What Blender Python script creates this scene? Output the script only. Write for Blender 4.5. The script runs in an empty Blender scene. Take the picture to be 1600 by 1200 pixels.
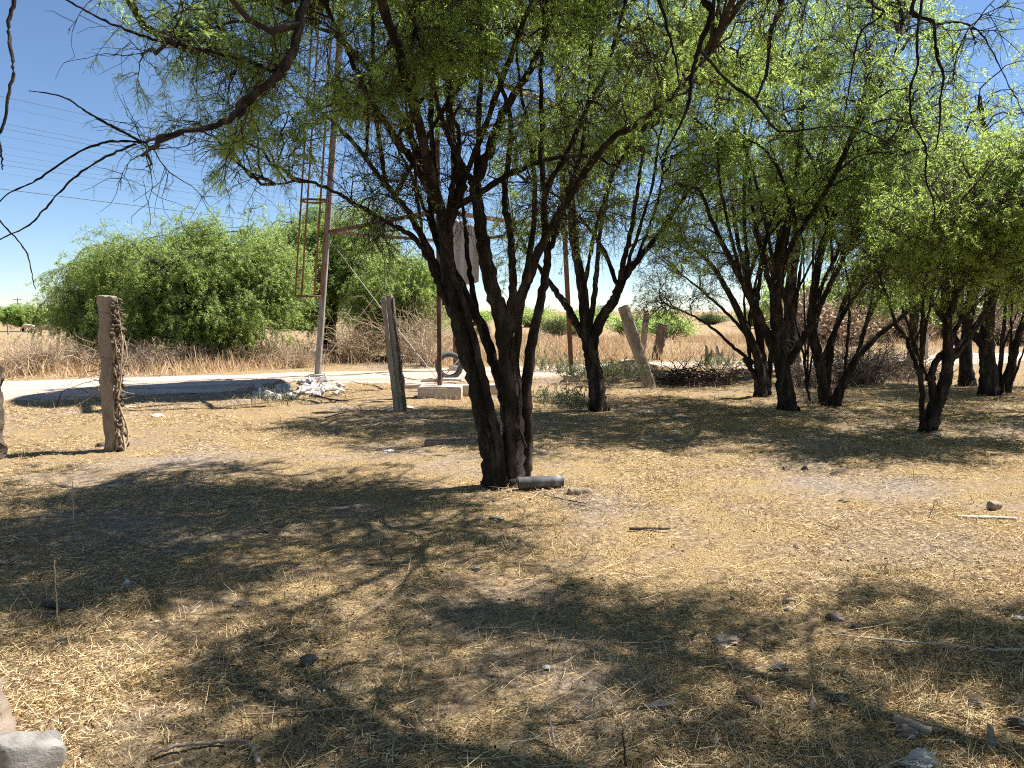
import bpy, bmesh, math, random
import numpy as np
from mathutils import Vector, Matrix

S = bpy.context.scene
COL = S.collection
R = math.radians
rng = np.random.default_rng(7)

# ------------------------------------------------------------------ camera model
F = 1200.0
EYE = 1.6
PITCH = math.atan(115 / F)
CP, SP = math.cos(PITCH), math.sin(PITCH)


def ray(px, py):
    u, t = (px - 800) / F, (600 - py) / F
    return np.array([u, CP + t * SP, -SP + t * CP])


def smooth(a, b, x):
    t = np.clip((np.asarray(x, float) - a) / (b - a), 0, 1)
    return t * t * (3 - 2 * t)


def _hash(ix, iy, s):
    n = (ix.astype(np.int64) * 374761393 + iy.astype(np.int64) * 668265263 + s * 1442695041) & 0x7fffffff
    n = ((n ^ (n >> 13)) * 1274126177) & 0x7fffffff
    return ((n ^ (n >> 16)) & 0xffff) / 65535.0


def vnoise(x, y, s=0):
    x, y = np.asarray(x, float), np.asarray(y, float)
    ix, iy = np.floor(x), np.floor(y)
    fx, fy = x - ix, y - iy
    fx, fy = fx * fx * (3 - 2 * fx), fy * fy * (3 - 2 * fy)
    a, b = _hash(ix, iy, s), _hash(ix + 1, iy, s)
    c, d = _hash(ix, iy + 1, s), _hash(ix + 1, iy + 1, s)
    return (a * (1 - fx) + b * fx) * (1 - fy) + (c * (1 - fx) + d * fx) * fy


def fbm(x, y, s=0, o=3):
    v, a, tot = 0, 1.0, 0
    for k in range(o):
        v = v + a * vnoise(np.asarray(x) * 2 ** k, np.asarray(y) * 2 ** k, s + k * 17)
        tot += a
        a *= .5
    return v / tot


def road_d(x, y):
    """signed distance from the centre line of the dirt track"""
    return (np.asarray(y) - 18.75 - .385 * (np.asarray(x) + 3)) * .933


def gz(x, y):
    """height of the ground"""
    x, y = np.asarray(x, float), np.asarray(y, float)
    near = 1 - smooth(30, 60, y)
    rd = np.abs(road_d(x, y))
    off = smooth(1.2, 2.6, rd)
    z = near * (.09 * (fbm(x * .5, y * .5, 3) - .5) + off * (.055 * (fbm(x * 2.1, y * 2.1, 9) - .5) + .03 * (vnoise(x * 7, y * 7, 21) - .5)))
    z = z - 1.35 * smooth(27, 95, y)
    z = z + .42 * np.exp(-(((x - 2.7) / 1.0) ** 2 + ((y - 17.7) / .6) ** 2))       # earth heap by the leaning post
    z = z + .25 * np.exp(-(((x - 5.0) / 1.6) ** 2 + ((y - 18.3) / .7) ** 2))
    z = z + .12 * np.exp(-(((x + 5.3) / 1.6) ** 2 + ((y - 16.2) / .7) ** 2))
    return z


def P(px, py, Y):
    r = ray(px, py)
    return np.array([0, 0, EYE]) + r * (Y / r[1])


def G(px, py):
    r = ray(px, py)
    k = EYE / -r[2]
    for _ in range(6):
        p = r * k
        k = (EYE - float(gz(p[0], p[1]))) / -r[2]
    p = np.array([0, 0, EYE]) + r * k
    return p


# ------------------------------------------------------------------ object helpers
def tag(o, label=None, cat=None, group=None, kind=None):
    if label: o['label'] = label
    if cat: o['category'] = cat
    if group: o['group'] = group
    if kind: o['kind'] = kind
    return o


def empty(name, loc, label, cat, group=None):
    o = bpy.data.objects.new(name, None)
    COL.objects.link(o)
    o.location = Vector([float(c) for c in loc])
    o.empty_display_size = .2
    return tag(o, label, cat, group)


def link(name, me, mats, parent=None, loc=None):
    o = bpy.data.objects.new(name, me)
    COL.objects.link(o)
    for m in (mats if isinstance(mats, (list, tuple)) else [mats]):
        me.materials.append(m)
    if parent is not None:
        o.parent = parent
    if loc is not None:
        o.location = Vector([float(c) for c in loc])
    return o


def npmesh(name, v, quads, smooth_=False):
    me = bpy.data.meshes.new(name)
    v = np.ascontiguousarray(v, np.float32)
    q = np.ascontiguousarray(quads, np.int32)
    n, k = q.shape
    me.vertices.add(len(v)); me.vertices.foreach_set('co', v.ravel())
    me.loops.add(n * k); me.loops.foreach_set('vertex_index', q.ravel())
    me.polygons.add(n)
    me.polygons.foreach_set('loop_start', np.arange(0, n * k, k, dtype=np.int32))
    try:
        me.polygons.foreach_set('loop_total', np.full(n, k, np.int32))
    except Exception:
        pass
    if smooth_:
        me.polygons.foreach_set('use_smooth', np.ones(n, bool))
    me.update(calc_edges=True)
    return me


def norm(v):
    return v / np.maximum(np.linalg.norm(v, axis=-1, keepdims=True), 1e-9)


def tubes(poly, rad, sides=5, rough=0, seed=0, caps=False):
    """poly (N,K,3), rad (N,K) -> verts, quads"""
    N, K, _ = poly.shape
    t = np.empty_like(poly)
    t[:, 1:-1] = poly[:, 2:] - poly[:, :-2]
    t[:, 0] = poly[:, 1] - poly[:, 0]
    t[:, -1] = poly[:, -1] - poly[:, -2]
    t = norm(t)
    mean = norm(poly[:, -1] - poly[:, 0])
    ref = np.where(np.abs(mean[:, 2:3]) > .8, np.array([[1., 0, 0]]), np.array([[0, 0, 1.]]))
    ref = np.broadcast_to(ref[:, None, :], t.shape)
    a = norm(np.cross(t, ref)); b = np.cross(t, a)
    ang = np.arange(sides) * 2 * math.pi / sides
    rr = np.broadcast_to(rad[:, :, None], (N, K, sides)).copy()
    if rough:
        g = np.random.default_rng(seed)
        rr *= 1 + rough * g.normal(size=rr.shape)
        lob = g.normal(size=(N, 1, sides)) * rough * 1.2
        rr *= 1 + lob
    v = poly[:, :, None, :] + rr[..., None] * (np.cos(ang)[None, None, :, None] * a[:, :, None, :] + np.sin(ang)[None, None, :, None] * b[:, :, None, :])
    v = v.reshape(-1, 3)
    i = np.arange(N)[:, None, None] * K * sides
    k = np.arange(K - 1)[None, :, None] * sides
    s = np.arange(sides)[None, None, :]
    s2 = (s + 1) % sides
    q = np.stack([i + k + s, i + k + s2, i + k + sides + s2, i + k + sides + s], -1).reshape(-1, 4)
    return v, q


def catmull(pts, rads, n):
    pts = np.asarray(pts, float); rads = np.asarray(rads, float)
    p = np.vstack([2 * pts[0] - pts[1], pts, 2 * pts[-1] - pts[-2]])
    seg = np.linspace(0, len(pts) - 1, n)
    i = np.minimum(seg.astype(int), len(pts) - 2); u = (seg - i)[:, None]
    p0, p1, p2, p3 = p[i], p[i + 1], p[i + 2], p[i + 3]
    out = .5 * (2 * p1 + (p2 - p0) * u + (2 * p0 - 5 * p1 + 4 * p2 - p3) * u ** 2 + (3 * p1 - p0 - 3 * p2 + p3) * u ** 3)
    return out, np.interp(seg, np.arange(len(pts)), rads)


def tube_mesh(name, pts, rads, n=20, sides=8, rough=0., seed=0, wob=0., cap=True):
    c, r = catmull(pts, rads, n)
    if wob:
        g = np.random.default_rng(seed + 5)
        w = g.normal(size=c.shape) * wob
        w[0] = 0
        c = c + w
    v, q = tubes(c[None], r[None], sides, rough, seed)
    if cap:
        v = np.vstack([v, c[0], c[-1]])
        m = len(v)
        K = len(c)
        s = np.arange(sides); s2 = (s + 1) % sides
        e0 = np.stack([s2, s, np.full(sides, m - 2), np.full(sides, m - 2)], -1)
        e1 = np.stack([(K - 1) * sides + s, (K - 1) * sides + s2, np.full(sides, m - 1), np.full(sides, m - 1)], -1)
        me = bpy.data.meshes.new(name)
        faces = [tuple(f) for f in q] + [tuple(f[:3]) for f in e0] + [tuple(f[:3]) for f in e1]
        me.from_pydata([tuple(p) for p in v], [], faces)
        for p in me.polygons: p.use_smooth = True
        me.update()
        return me
    return npmesh(name, v, q, True)


# ------------------------------------------------------------------ materials
def nodes(name):
    m = bpy.data.materials.new(name)
    m.use_nodes = True
    nt = m.node_tree
    b = nt.nodes['Principled BSDF']
    b.inputs['Roughness'].default_value = .9
    b.inputs['Specular IOR Level'].default_value = .2
    return m, nt, b


def ramp(nt, fac, stops):
    r = nt.nodes.new('ShaderNodeValToRGB')
    els = r.color_ramp.elements
    while len(els) < len(stops): els.new(.5)
    for e, (p, c) in zip(els, stops):
        e.position = p; e.color = (*c, 1)
    nt.links.new(fac, r.inputs[0])
    return r.outputs[0]


def noise(nt, scale, detail=4, rough=.6, vec=None, stretch=None):
    if stretch is not None or vec is None:
        tc = nt.nodes.new('ShaderNodeTexCoord')
        src = tc.outputs['Object']
        if stretch is not None:
            mp = nt.nodes.new('ShaderNodeMapping'); mp.inputs['Scale'].default_value = stretch
            nt.links.new(src, mp.inputs[0]); src = mp.outputs[0]
        vec = src
    n = nt.nodes.new('ShaderNodeTexNoise')
    n.inputs['Scale'].default_value = scale
    n.inputs['Detail'].default_value = detail
    n.inputs['Roughness'].default_value = rough
    nt.links.new(vec, n.inputs['Vector'])
    return n.outputs['Fac']


def bump(nt, b, h, strength=.5, dist=.02):
    n = nt.nodes.new('ShaderNodeBump')
    n.inputs['Strength'].default_value = strength
    n.inputs['Distance'].default_value = dist
    nt.links.new(h, n.inputs['Height']); nt.links.new(n.outputs[0], b.inputs['Normal'])


def mixc(nt, fac, a, b_):
    m = nt.nodes.new('ShaderNodeMix'); m.data_type = 'RGBA'
    for s, v in ((0, fac), (6, a), (7, b_)):
        if hasattr(v, 'links'): nt.links.new(v, m.inputs[s])
        elif s == 0: m.inputs[0].default_value = v
        else: m.inputs[s].default_value = (*v, 1)
    return m.outputs[2]


def mat_noise(name, stops, scale=6, detail=5, bs=.4, bd=.01, rough=.9, stretch=None, metal=0, scale2=None):
    m, nt, b = nodes(name)
    f = noise(nt, scale, detail, .65, stretch=stretch)
    c = ramp(nt, f, stops)
    nt.links.new(c, b.inputs['Base Color'])
    b.inputs['Roughness'].default_value = rough
    b.inputs['Metallic'].default_value = metal
    h = noise(nt, scale2 or scale * 4, 6, .7, stretch=stretch)
    bump(nt, b, h, bs, bd)
    return m


def mat_leaf(name, cols, trans, tf=.45):
    m, nt, b = nodes(name)
    g = nt.nodes.new('ShaderNodeNewGeometry')
    c = ramp(nt, g.outputs['Random Per Island'], [(i / (len(cols) - 1), k) for i, k in enumerate(cols)])
    nt.links.new(c, b.inputs['Base Color'])
    b.inputs['Roughness'].default_value = .55
    b.inputs['Specular IOR Level'].default_value = .3
    t = nt.nodes.new('ShaderNodeBsdfTranslucent')
    t.inputs['Color'].default_value = (*trans, 1)
    mx = nt.nodes.new('ShaderNodeMixShader'); mx.inputs[0].default_value = tf
    out = nt.nodes['Material Output']
    nt.links.new(b.outputs[0], mx.inputs[1]); nt.links.new(t.outputs[0], mx.inputs[2]); nt.links.new(mx.outputs[0], out.inputs[0])
    return m


def mat_island(name, stops, rough=.8, tf=0., trans=(0, 0, 0)):
    m, nt, b = nodes(name)
    g = nt.nodes.new('ShaderNodeNewGeometry')
    c = ramp(nt, g.outputs['Random Per Island'], stops)
    nt.links.new(c, b.inputs['Base Color'])
    b.inputs['Roughness'].default_value = rough
    if tf:
        t = nt.nodes.new('ShaderNodeBsdfTranslucent'); t.inputs[0].default_value = (*trans, 1)
        mx = nt.nodes.new('ShaderNodeMixShader'); mx.inputs[0].default_value = tf
        nt.links.new(b.outputs[0], mx.inputs[1]); nt.links.new(t.outputs[0], mx.inputs[2])
        nt.links.new(mx.outputs[0], nt.nodes['Material Output'].inputs[0])
    return m


M = {}
M['bark'] = mat_noise('bark', [(.3, (.012, .009, .007)), (.5, (.034, .025, .019)), (.74, (.15, .115, .09))], 11, 7, 1., .05, stretch=(1, 1, .3))
M['twig'] = mat_noise('twig', [(.3, (.026, .018, .014)), (.7, (.075, .054, .041))], 6, 3, .2, .004)
M['leaf'] = mat_leaf('leaf', [(.07, .12, .03), (.10, .16, .042), (.14, .205, .058), (.19, .24, .08)], (.56, .72, .16), .58)
M['leaf_far'] = mat_leaf('leaf_far', [(.085, .145, .042), (.13, .20, .062), (.20, .26, .095)], (.56, .70, .19), .55)
M['leaf_dull'] = mat_leaf('leaf_dull', [(.06, .085, .03), (.10, .125, .045), (.14, .15, .06)], (.16, .2, .05), .3)
M['weed'] = mat_leaf('weed', [(.09, .11, .055), (.15, .17, .085), (.24, .24, .13)], (.22, .25, .11), .3)
M['straw'] = mat_island('straw', [(0, (.045, .024, .011)), (.28, (.25, .15, .066)), (.5, (.56, .395, .19)), (.8, (.72, .54, .29)), (1, (.83, .69, .44))], .75)
M['straw_far'] = mat_island('straw_far', [(0, (.36, .24, .13)), (.4, (.58, .41, .23)), (.75, (.68, .48, .32)), (1, (.76, .58, .38))], .8, .25, (.6, .42, .22))
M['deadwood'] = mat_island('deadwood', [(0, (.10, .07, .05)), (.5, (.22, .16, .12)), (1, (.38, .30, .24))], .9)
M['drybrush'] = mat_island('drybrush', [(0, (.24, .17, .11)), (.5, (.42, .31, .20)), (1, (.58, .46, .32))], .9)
M['stone'] = mat_noise('stone', [(.3, (.30, .27, .24)), (.5, (.48, .44, .40)), (.75, (.66, .62, .57))], 7, 6, .6, .015)
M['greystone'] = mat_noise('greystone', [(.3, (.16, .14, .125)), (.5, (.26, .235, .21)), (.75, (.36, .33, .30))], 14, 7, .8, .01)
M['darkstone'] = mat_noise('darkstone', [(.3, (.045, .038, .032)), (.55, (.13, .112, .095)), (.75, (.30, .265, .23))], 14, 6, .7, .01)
M['brownstone'] = mat_noise('brownstone', [(.3, (.16, .12, .095)), (.6, (.30, .24, .20)), (.8, (.42, .36, .31))], 12, 6, .6, .01)
M['concrete'] = mat_noise('concrete', [(.3, (.22, .19, .16)), (.5, (.36, .32, .275)), (.75, (.48, .44, .39))], 7, 7, .6, .012, scale2=38)
M['warmconcrete'] = mat_noise('warmconcrete', [(.3, (.20, .155, .115)), (.5, (.33, .265, .205)), (.75, (.45, .38, .305))], 7, 7, .8, .014, stretch=(1, 1, .3), scale2=34)
M['oldpost'] = mat_noise('oldpost', [(.3, (.20, .145, .105)), (.5, (.32, .245, .185)), (.75, (.43, .35, .28))], 8, 7, .8, .014, stretch=(1, 1, .35), scale2=24)
M['darkcrust'] = mat_noise('darkcrust', [(.3, (.06, .045, .035)), (.55, (.16, .12, .09)), (.75, (.36, .30, .24))], 16, 6, 1, .02)
M['block'] = mat_noise('block', [(.3, (.38, .31, .25)), (.55, (.50, .42, .35)), (.8, (.60, .53, .46))], 5, 6, .4, .008)
M['rust'] = mat_noise('rust', [(.3, (.05, .028, .02)), (.5, (.12, .066, .045)), (.75, (.24, .145, .10))], 5, 6, .4, .004, .85, stretch=(3, 3, .8))
M['rust_light'] = mat_noise('rust_light', [(.3, (.13, .06, .035)), (.6, (.25, .12, .065)), (.8, (.36, .21, .13))], 5, 6, .4, .004, .85, stretch=(3, 3, .8))
M['paint_grey'] = mat_noise('paint_grey', [(.3, (.15, .125, .105)), (.5, (.27, .235, .205)), (.8, (.42, .38, .34))], 4, 6, .3, .004, .6, stretch=(3, 3, .6))
M['galv'] = mat_noise('galv', [(.3, (.46, .41, .40)), (.6, (.53, .48, .47)), (.8, (.60, .55, .54))], 2.5, 6, .2, .004, .6, stretch=(6, 1, .25))
M['wire'] = mat_noise('wire', [(.3, (.05, .05, .055)), (.7, (.10, .10, .11))], 3, 2, .1, .001, .6)
M['rod'] = mat_noise('rod', [(.3, (.34, .29, .24)), (.7, (.55, .49, .43))], 5, 4, .2, .002, .6)
M['rubber'] = mat_noise('rubber', [(.3, (.05, .048, .046)), (.6, (.13, .125, .12)), (.8, (.27, .25, .23))], 6, 5, .4, .006, .8)
M['pipe'] = mat_noise('pipe', [(.3, (.03, .028, .026)), (.55, (.12, .115, .11)), (.75, (.30, .29, .275))], 5, 5, .3, .004, .6, stretch=(2, 1, 1))
M['hide'] = mat_noise('hide', [(.3, (.48, .36, .27)), (.7, (.64, .52, .42))], 3, 3, .1, .01)
M['hide_brown'] = mat_noise('hide_brown', [(.3, (.36, .24, .16)), (.7, (.62, .50, .40))], 1.6, 3, .1, .01)
M['cactus'] = mat_noise('cactus', [(.3, (.10, .10, .055)), (.7, (.26, .22, .13))], 8, 4, .4, .01)
M['white'] = mat_noise('white', [(.3, (.55, .52, .49)), (.7, (.75, .73, .70))], 6, 5, .4, .008)


def ground_material():
    m, nt, b = nodes('ground')
    tc = nt.nodes.new('ShaderNodeTexCoord'); o = tc.outputs['Object']
    n_big = noise(nt, .45, 4, .6, o)
    n_mid = noise(nt, 2.6, 5, .65, o)
    n_fine = noise(nt, 26, 8, .75, o)
    n_spk = noise(nt, 95, 4, .7, o)
    soil = ramp(nt, n_fine, [(.34, (.03, .02, .012)), (.46, (.19, .13, .083)), (.58, (.40, .295, .19)), (.76, (.60, .465, .32))])
    litter = ramp(nt, n_spk, [(.38, (.035, .021, .01)), (.49, (.29, .195, .095)), (.63, (.60, .44, .23)), (.8, (.78, .63, .40))])
    f = ramp(nt, n_mid, [(.36, (0, 0, 0)), (.55, (1, 1, 1))])
    c = mixc(nt, f, soil, litter)
    grey = ramp(nt, n_fine, [(.33, (.09, .07, .06)), (.6, (.37, .305, .26)), (.8, (.52, .45, .39))])
    f2 = ramp(nt, n_big, [(.50, (0, 0, 0)), (.66, (.75, .75, .75))])
    c = mixc(nt, f2, c, grey)
    nt.links.new(c, b.inputs['Base Color'])
    b.inputs['Roughness'].default_value = 1; b.inputs['Specular IOR Level'].default_value = 0
    bump(nt, b, n_fine, .9, .03)
    return m


M['ground'] = ground_material()


def road_material():
    m, nt, b = nodes('road')
    tc = nt.nodes.new('ShaderNodeTexCoord'); o = tc.outputs['Object']
    mp = nt.nodes.new('ShaderNodeMapping'); mp.inputs['Rotation'].default_value = (0, 0, -.3675); mp.inputs['Scale'].default_value = (.12, 1.6, 1)
    nt.links.new(o, mp.inputs[0])
    st = noise(nt, 1.1, 4, .6, mp.outputs[0])
    fi = noise(nt, 14, 7, .7, o)
    c = ramp(nt, st, [(.32, (.30, .215, .155)), (.48, (.50, .385, .295)), (.66, (.64, .52, .415))])
    d = ramp(nt, fi, [(.3, (.74, .71, .68)), (.6, (1, 1, 1))])
    mm = nt.nodes.new('ShaderNodeMix'); mm.data_type = 'RGBA'; mm.blend_type = 'MULTIPLY'; mm.inputs[0].default_value = 1
    nt.links.new(c, mm.inputs[6]); nt.links.new(d, mm.inputs[7])
    nt.links.new(mm.outputs[2], b.inputs['Base Color'])
    b.inputs['Roughness'].default_value = 1; b.inputs['Specular IOR Level'].default_value = 0
    bump(nt, b, fi, .5, .03)
    return m


M['road'] = road_material()

# ------------------------------------------------------------------ the ground
def axis(lo, hi, step, far_lo, far_hi, k=1.22):
    a = list(np.arange(lo, hi + 1e-6, step))
    s = step
    while a[-1] < far_hi:
        s *= k; a.append(a[-1] + s)
    s = step
    while a[0] > far_lo:
        s *= k; a.insert(0, a[0] - s)
    return np.array(a)


xs = axis(-9, 12, .11, -1800, 1800)
ys = np.concatenate([np.arange(-14, 1.5, .5), axis(1.5, 24, .11, 1.5, 2000, 1.12)])
X, Y = np.meshgrid(xs, ys)
V = np.stack([X, Y, gz(X, Y)], -1).reshape(-1, 3)
nx, ny = len(xs), len(ys)
I, J = np.meshgrid(np.arange(nx - 1), np.arange(ny - 1))
q = np.stack([J * nx + I, J * nx + I + 1, (J + 1) * nx + I + 1, (J + 1) * nx + I], -1).reshape(-1, 4)
tag(link('ground', npmesh('ground', V, q, True), M['ground']), kind='structure')

# dirt track: a sheet following the ground, ragged edges
ts = np.concatenate([np.arange(-70, -20, 2.), np.arange(-20, 40, .35), np.arange(40, 160, 3.)])
d0 = np.array([.933, .36]); n0 = np.array([-.36, .933]); c0 = np.array([-3, 18.75])
ws = np.linspace(-1, 1, 13)
half_n = 1.95 + .75 * (1 - smooth(-7, 1, ts)) + .55 * (fbm(ts * .7, ts * 0, 41) - .5) + .35 * (vnoise(ts * 2.2, ts * 0, 43) - .5)
half_f = 1.9 + .5 * (fbm(ts * .6, ts * 0 + 9, 47) - .5)
RX, RY = [], []
for w in ws:
    hw = np.where(w < 0, half_n, half_f) * w
    RX.append(c0[0] + ts * d0[0] + hw * n0[0]); RY.append(c0[1] + ts * d0[1] + hw * n0[1])
RX, RY = np.array(RX), np.array(RY)
RZ = gz(RX, RY) + .022 - .012 * np.exp(-((np.abs(ws)[:, None] - .5) / .16) ** 2)
RZ[0] -= .02; RZ[-1] -= .02
V = np.stack([RX, RY, RZ], -1).reshape(-1, 3)
n2 = len(ts)
I, J = np.meshgrid(np.arange(n2 - 1), np.arange(12))
q = np.stack([J * n2 + I, J * n2 + I + 1, (J + 1) * n2 + I + 1, (J + 1) * n2 + I], -1).reshape(-1, 4)
tag(link('dirt_road', npmesh('dirt_road', V, q, True), M['road']), kind='structure')


# ------------------------------------------------------------------ straw, grass
def blades(pos, yaw, pitch, length, width, bend, g):
    """three-row curved blades; pos (N,3)"""
    N = len(pos)
    d = np.stack([np.cos(yaw) * np.cos(pitch), np.sin(yaw) * np.cos(pitch), np.sin(pitch)], -1)
    side = norm(np.cross(d, norm(g.normal(size=(N, 3)) + np.array([0, 0, .8]))))
    sag = np.stack([np.cos(yaw + 1.6), np.sin(yaw + 1.6), -np.abs(np.sin(pitch))], -1) * (bend * length)[:, None]
    p0 = pos; p1 = pos + d * (length * .5)[:, None]; p2 = pos + d * length[:, None] + sag
    w = side * (width * .5)[:, None]
    v = np.stack([p0 - w, p0 + w, p1 - w * .9, p1 + w * .9, p2 - w * .25, p2 + w * .25], 1).reshape(-1, 3)
    i = np.arange(N)[:, None] * 6
    q = np.concatenate([i + np.array([[0, 1, 3, 2]]), i + np.array([[2, 3, 5, 4]])], 1).reshape(-1, 4)
    return v, q


def scatter_wedge(n, y0, y1, g, power=1.0, half=.80, extra=1.2):
    u = g.random(n)
    y = y0 * (y1 / y0) ** (u ** power)
    x = (g.random(n) * 2 - 1) * (y * half + extra)
    return x, y


g = np.random.default_rng(11)
VV, QQ, off = [], [], 0


def add(vq):
    global off
    v, q = vq
    VV.append(v); QQ.append(q + off); off += len(v)


def offroad(x, y):
    return np.abs(road_d(x, y)) > 1.35 + 1.0 * (vnoise(x * 1.3, y * 1.3, 77) - .3)


# fine lying chaff and straw
n = 430000
x, y = scatter_wedge(n, 2.0, 19, g)
den = .06 + 1.1 * smooth(.40, .60, fbm(x * .9, y * .9, 5)) * (.4 + .6 * smooth(.3, .6, fbm(x * 3.1, y * 3.1, 6)))
k = (g.random(n) < den) & offroad(x, y)
x, y = x[k], y[k]; n = len(x)
ln = .012 + .045 * g.random(n) ** 2 + .0022 * y
add(blades(np.stack([x, y, gz(x, y) + .004 + .012 * g.random(n)], -1), g.random(n) * 6.3, g.normal(size=n) * .22 + .06, ln, .0011 + .0012 * g.random(n) + .00024 * y, g.normal(size=n) * .12, g))
# long lying stalks, combed roughly along one direction
n = 16000
x, y = scatter_wedge(n, 2.0, 14, g)
k = (g.random(n) < smooth(.42, .62, fbm(x * .8 + 5, y * .8, 15)) + .1)
x, y = x[k], y[k]; n = len(x)
add(blades(np.stack([x, y, gz(x, y) + .012 + .014 * g.random(n)], -1), np.where(g.random(n) < .55, .45 + .35 * g.normal(size=n), g.random(n) * 6.3), g.normal(size=n) * .05 + .02, .07 + .24 * g.random(n) ** 2, (.0013 + .0013 * g.random(n)), g.normal(size=n) * .12, g))
# short standing stubble in tufts
nt_ = 5200
tx, ty = scatter_wedge(nt_, 2.1, 20, g)
k = (g.random(nt_) < smooth(.45, .65, fbm(tx * .7 + 9, ty * .7, 25)) + .08) & offroad(tx, ty)
tx, ty = tx[k], ty[k]
rep = 9
x = np.repeat(tx, rep) + g.normal(size=len(tx) * rep) * .035; y = np.repeat(ty, rep) + g.normal(size=len(tx) * rep) * .035; n = len(x)
add(blades(np.stack([x, y, gz(x, y)], -1), g.random(n) * 6.3, .7 + g.normal(size=n) * .4, .03 + .08 * g.random(n) ** 1.5, .0018 + .0012 * g.random(n) + .00015 * y, g.normal(size=n) * .25, g))
# ranker tufts and debris at the near right
nt_ = 420
tx = g.uniform(.3, 3.2, nt_); ty = g.uniform(2.1, 4.3, nt_)
k = g.random(nt_) < smooth(.42, .62, fbm(tx * 1.6 + 3, ty * 1.6, 85))
tx, ty = tx[k], ty[k]; rep_ = 22
x = np.repeat(tx, rep_) + g.normal(size=len(tx) * rep_) * .045; y = np.repeat(ty, rep_) + g.normal(size=len(tx) * rep_) * .045; n = len(x)
add(blades(np.stack([x, y, gz(x, y)], -1), g.random(n) * 6.3, .55 + g.normal(size=n) * .45, .04 + .10 * g.random(n) ** 1.5, .0012 + .0012 * g.random(n), g.normal(size=n) * .35, g))
tag(link('dry_straw', npmesh('dry_straw', np.vstack(VV), np.vstack(QQ)), M['straw']), 'loose dry yellow straw and stubble covering the ground under the trees', 'straw', kind='stuff')

# standing dry grass beyond the track and along its verges
VV, QQ, off = [], [], 0
n = 130000
u = g.random(n)
y = 18 * (75 / 18.) ** u
x = (g.random(n) * 2 - 1) * (y * .8 + 4)
rd = road_d(x, y)
den = smooth(1.9, 2.6, np.abs(rd)) * (.1 + .9 * smooth(.42, .6, fbm(x * .25, y * .25, 31)))
den = np.where(rd > 0, den, den * .15)
den = np.where((x < -14 + .0 * y) & (y > 30), den * .3, den)
k = g.random(n) < den
x, y = x[k], y[k]; n = len(x)
tall = .16 + .55 * smooth(.3, .7, fbm(x * .3 + 3, y * .3, 33)) * np.where(x > -1, .8, .5)
tall = tall * np.where((x < -8) & (y > 26), .45, 1)
add(blades(np.stack([x, y, gz(x, y) - .02], -1), g.random(n) * 6.3, 1.15 + g.normal(size=n) * .28, tall * (.5 + .7 * g.random(n)), .006 + .00055 * y * (.6 + .8 * g.random(n)), g.normal(size=n) * .25, g))
# verge tufts on the near side, around block and posts
n = 15000
x = -9.5 + 21 * g.random(n); y = 12.2 + 6.5 * g.random(n)
rd = road_d(x, y)
k = (rd < -1.5 - .9 * vnoise(x * 1.1, y * 1.1, 79)) & (g.random(n) < smooth(.5, .68, fbm(x * .9, y * .9, 35)) * .8 + .03)
x, y = x[k], y[k]; n = len(x)
add(blades(np.stack([x, y, gz(x, y) - .01], -1), g.random(n) * 6.3, 1.0 + g.normal(size=n) * .4, .06 + .2 * g.random(n) ** 1.6, .004 + .005 * g.random(n), g.normal(size=n) * .3, g))
tag(link('dry_grass', npmesh('dry_grass', np.vstack(VV), np.vstack(QQ)), M['straw_far']), 'tall dry tan and pinkish grass standing beyond the dirt track', 'grass', kind='stuff')


# ------------------------------------------------------------------ trees
def sample(poly, idx, t):
    K = poly.shape[1]
    s = np.clip(t, 0, .9999) * (K - 1)
    i = s.astype(int); u = (s - i)[:, None]
    a, b = poly[idx, i], poly[idx, i + 1]
    return a * (1 - u) + b * u, norm(b - a)


def march(p0, d0, length, K, jit, droop, g):
    """polylines that wander, N branches"""
    N = len(p0)
    pts = [p0]; d = norm(d0)
    st = (length / (K - 1))[:, None]
    for k in range(K - 1):
        d = norm(d + g.normal(size=(N, 3)) * jit + np.array([0, 0, -1.]) * droop)
        pts.append(pts[-1] + d * st)
    return np.stack(pts, 1)


def pinna_quads(p, d, length, width, g, comb=0):
    """p start, d direction (N,3). comb = number of leaflet pairs, 0 = one slim blade"""
    N = len(p)
    nrm = norm(g.normal(size=(N, 3)) + np.array([0, 0, 1.2]))
    side = norm(np.cross(d, nrm))
    if not comb:
        tip = p + d * length[:, None]
        mid = p + d * (length * .45)[:, None]
        w = side * (width * .5)[:, None]
        v = np.stack([p, mid + w, tip, mid - w], 1).reshape(-1, 3)
        return v, np.arange(N * 4).reshape(-1, 4)
    k = (np.arange(comb) + 1.) / (comb + .5)
    base = p[:, None, :] + d[:, None, :] * (length[:, None] * k[None])[..., None]
    base[..., 2] -= (length[:, None] * (k ** 2)[None] * .22)
    L = (width[:, None] * (1 - .35 * np.abs(k - .5) * 2)[None])[..., None]
    out = []
    for s in (1, -1):
        dd = norm(side * s + d * .35 + g.normal(size=(N, 3)) * .08)[:, None, :]
        ax = norm(np.cross(dd, np.broadcast_to(nrm[:, None, :], dd.shape)))
        tip = base + dd * L
        mid = base + dd * L * .5
        w = ax * (length[:, None, None] / comb * .30)
        out.append(np.stack([base, mid + w, tip, mid - w], 2))
    v = np.stack(out, 2).reshape(-1, 3)
    return v, np.arange(len(v)).reshape(-1, 4)


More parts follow.
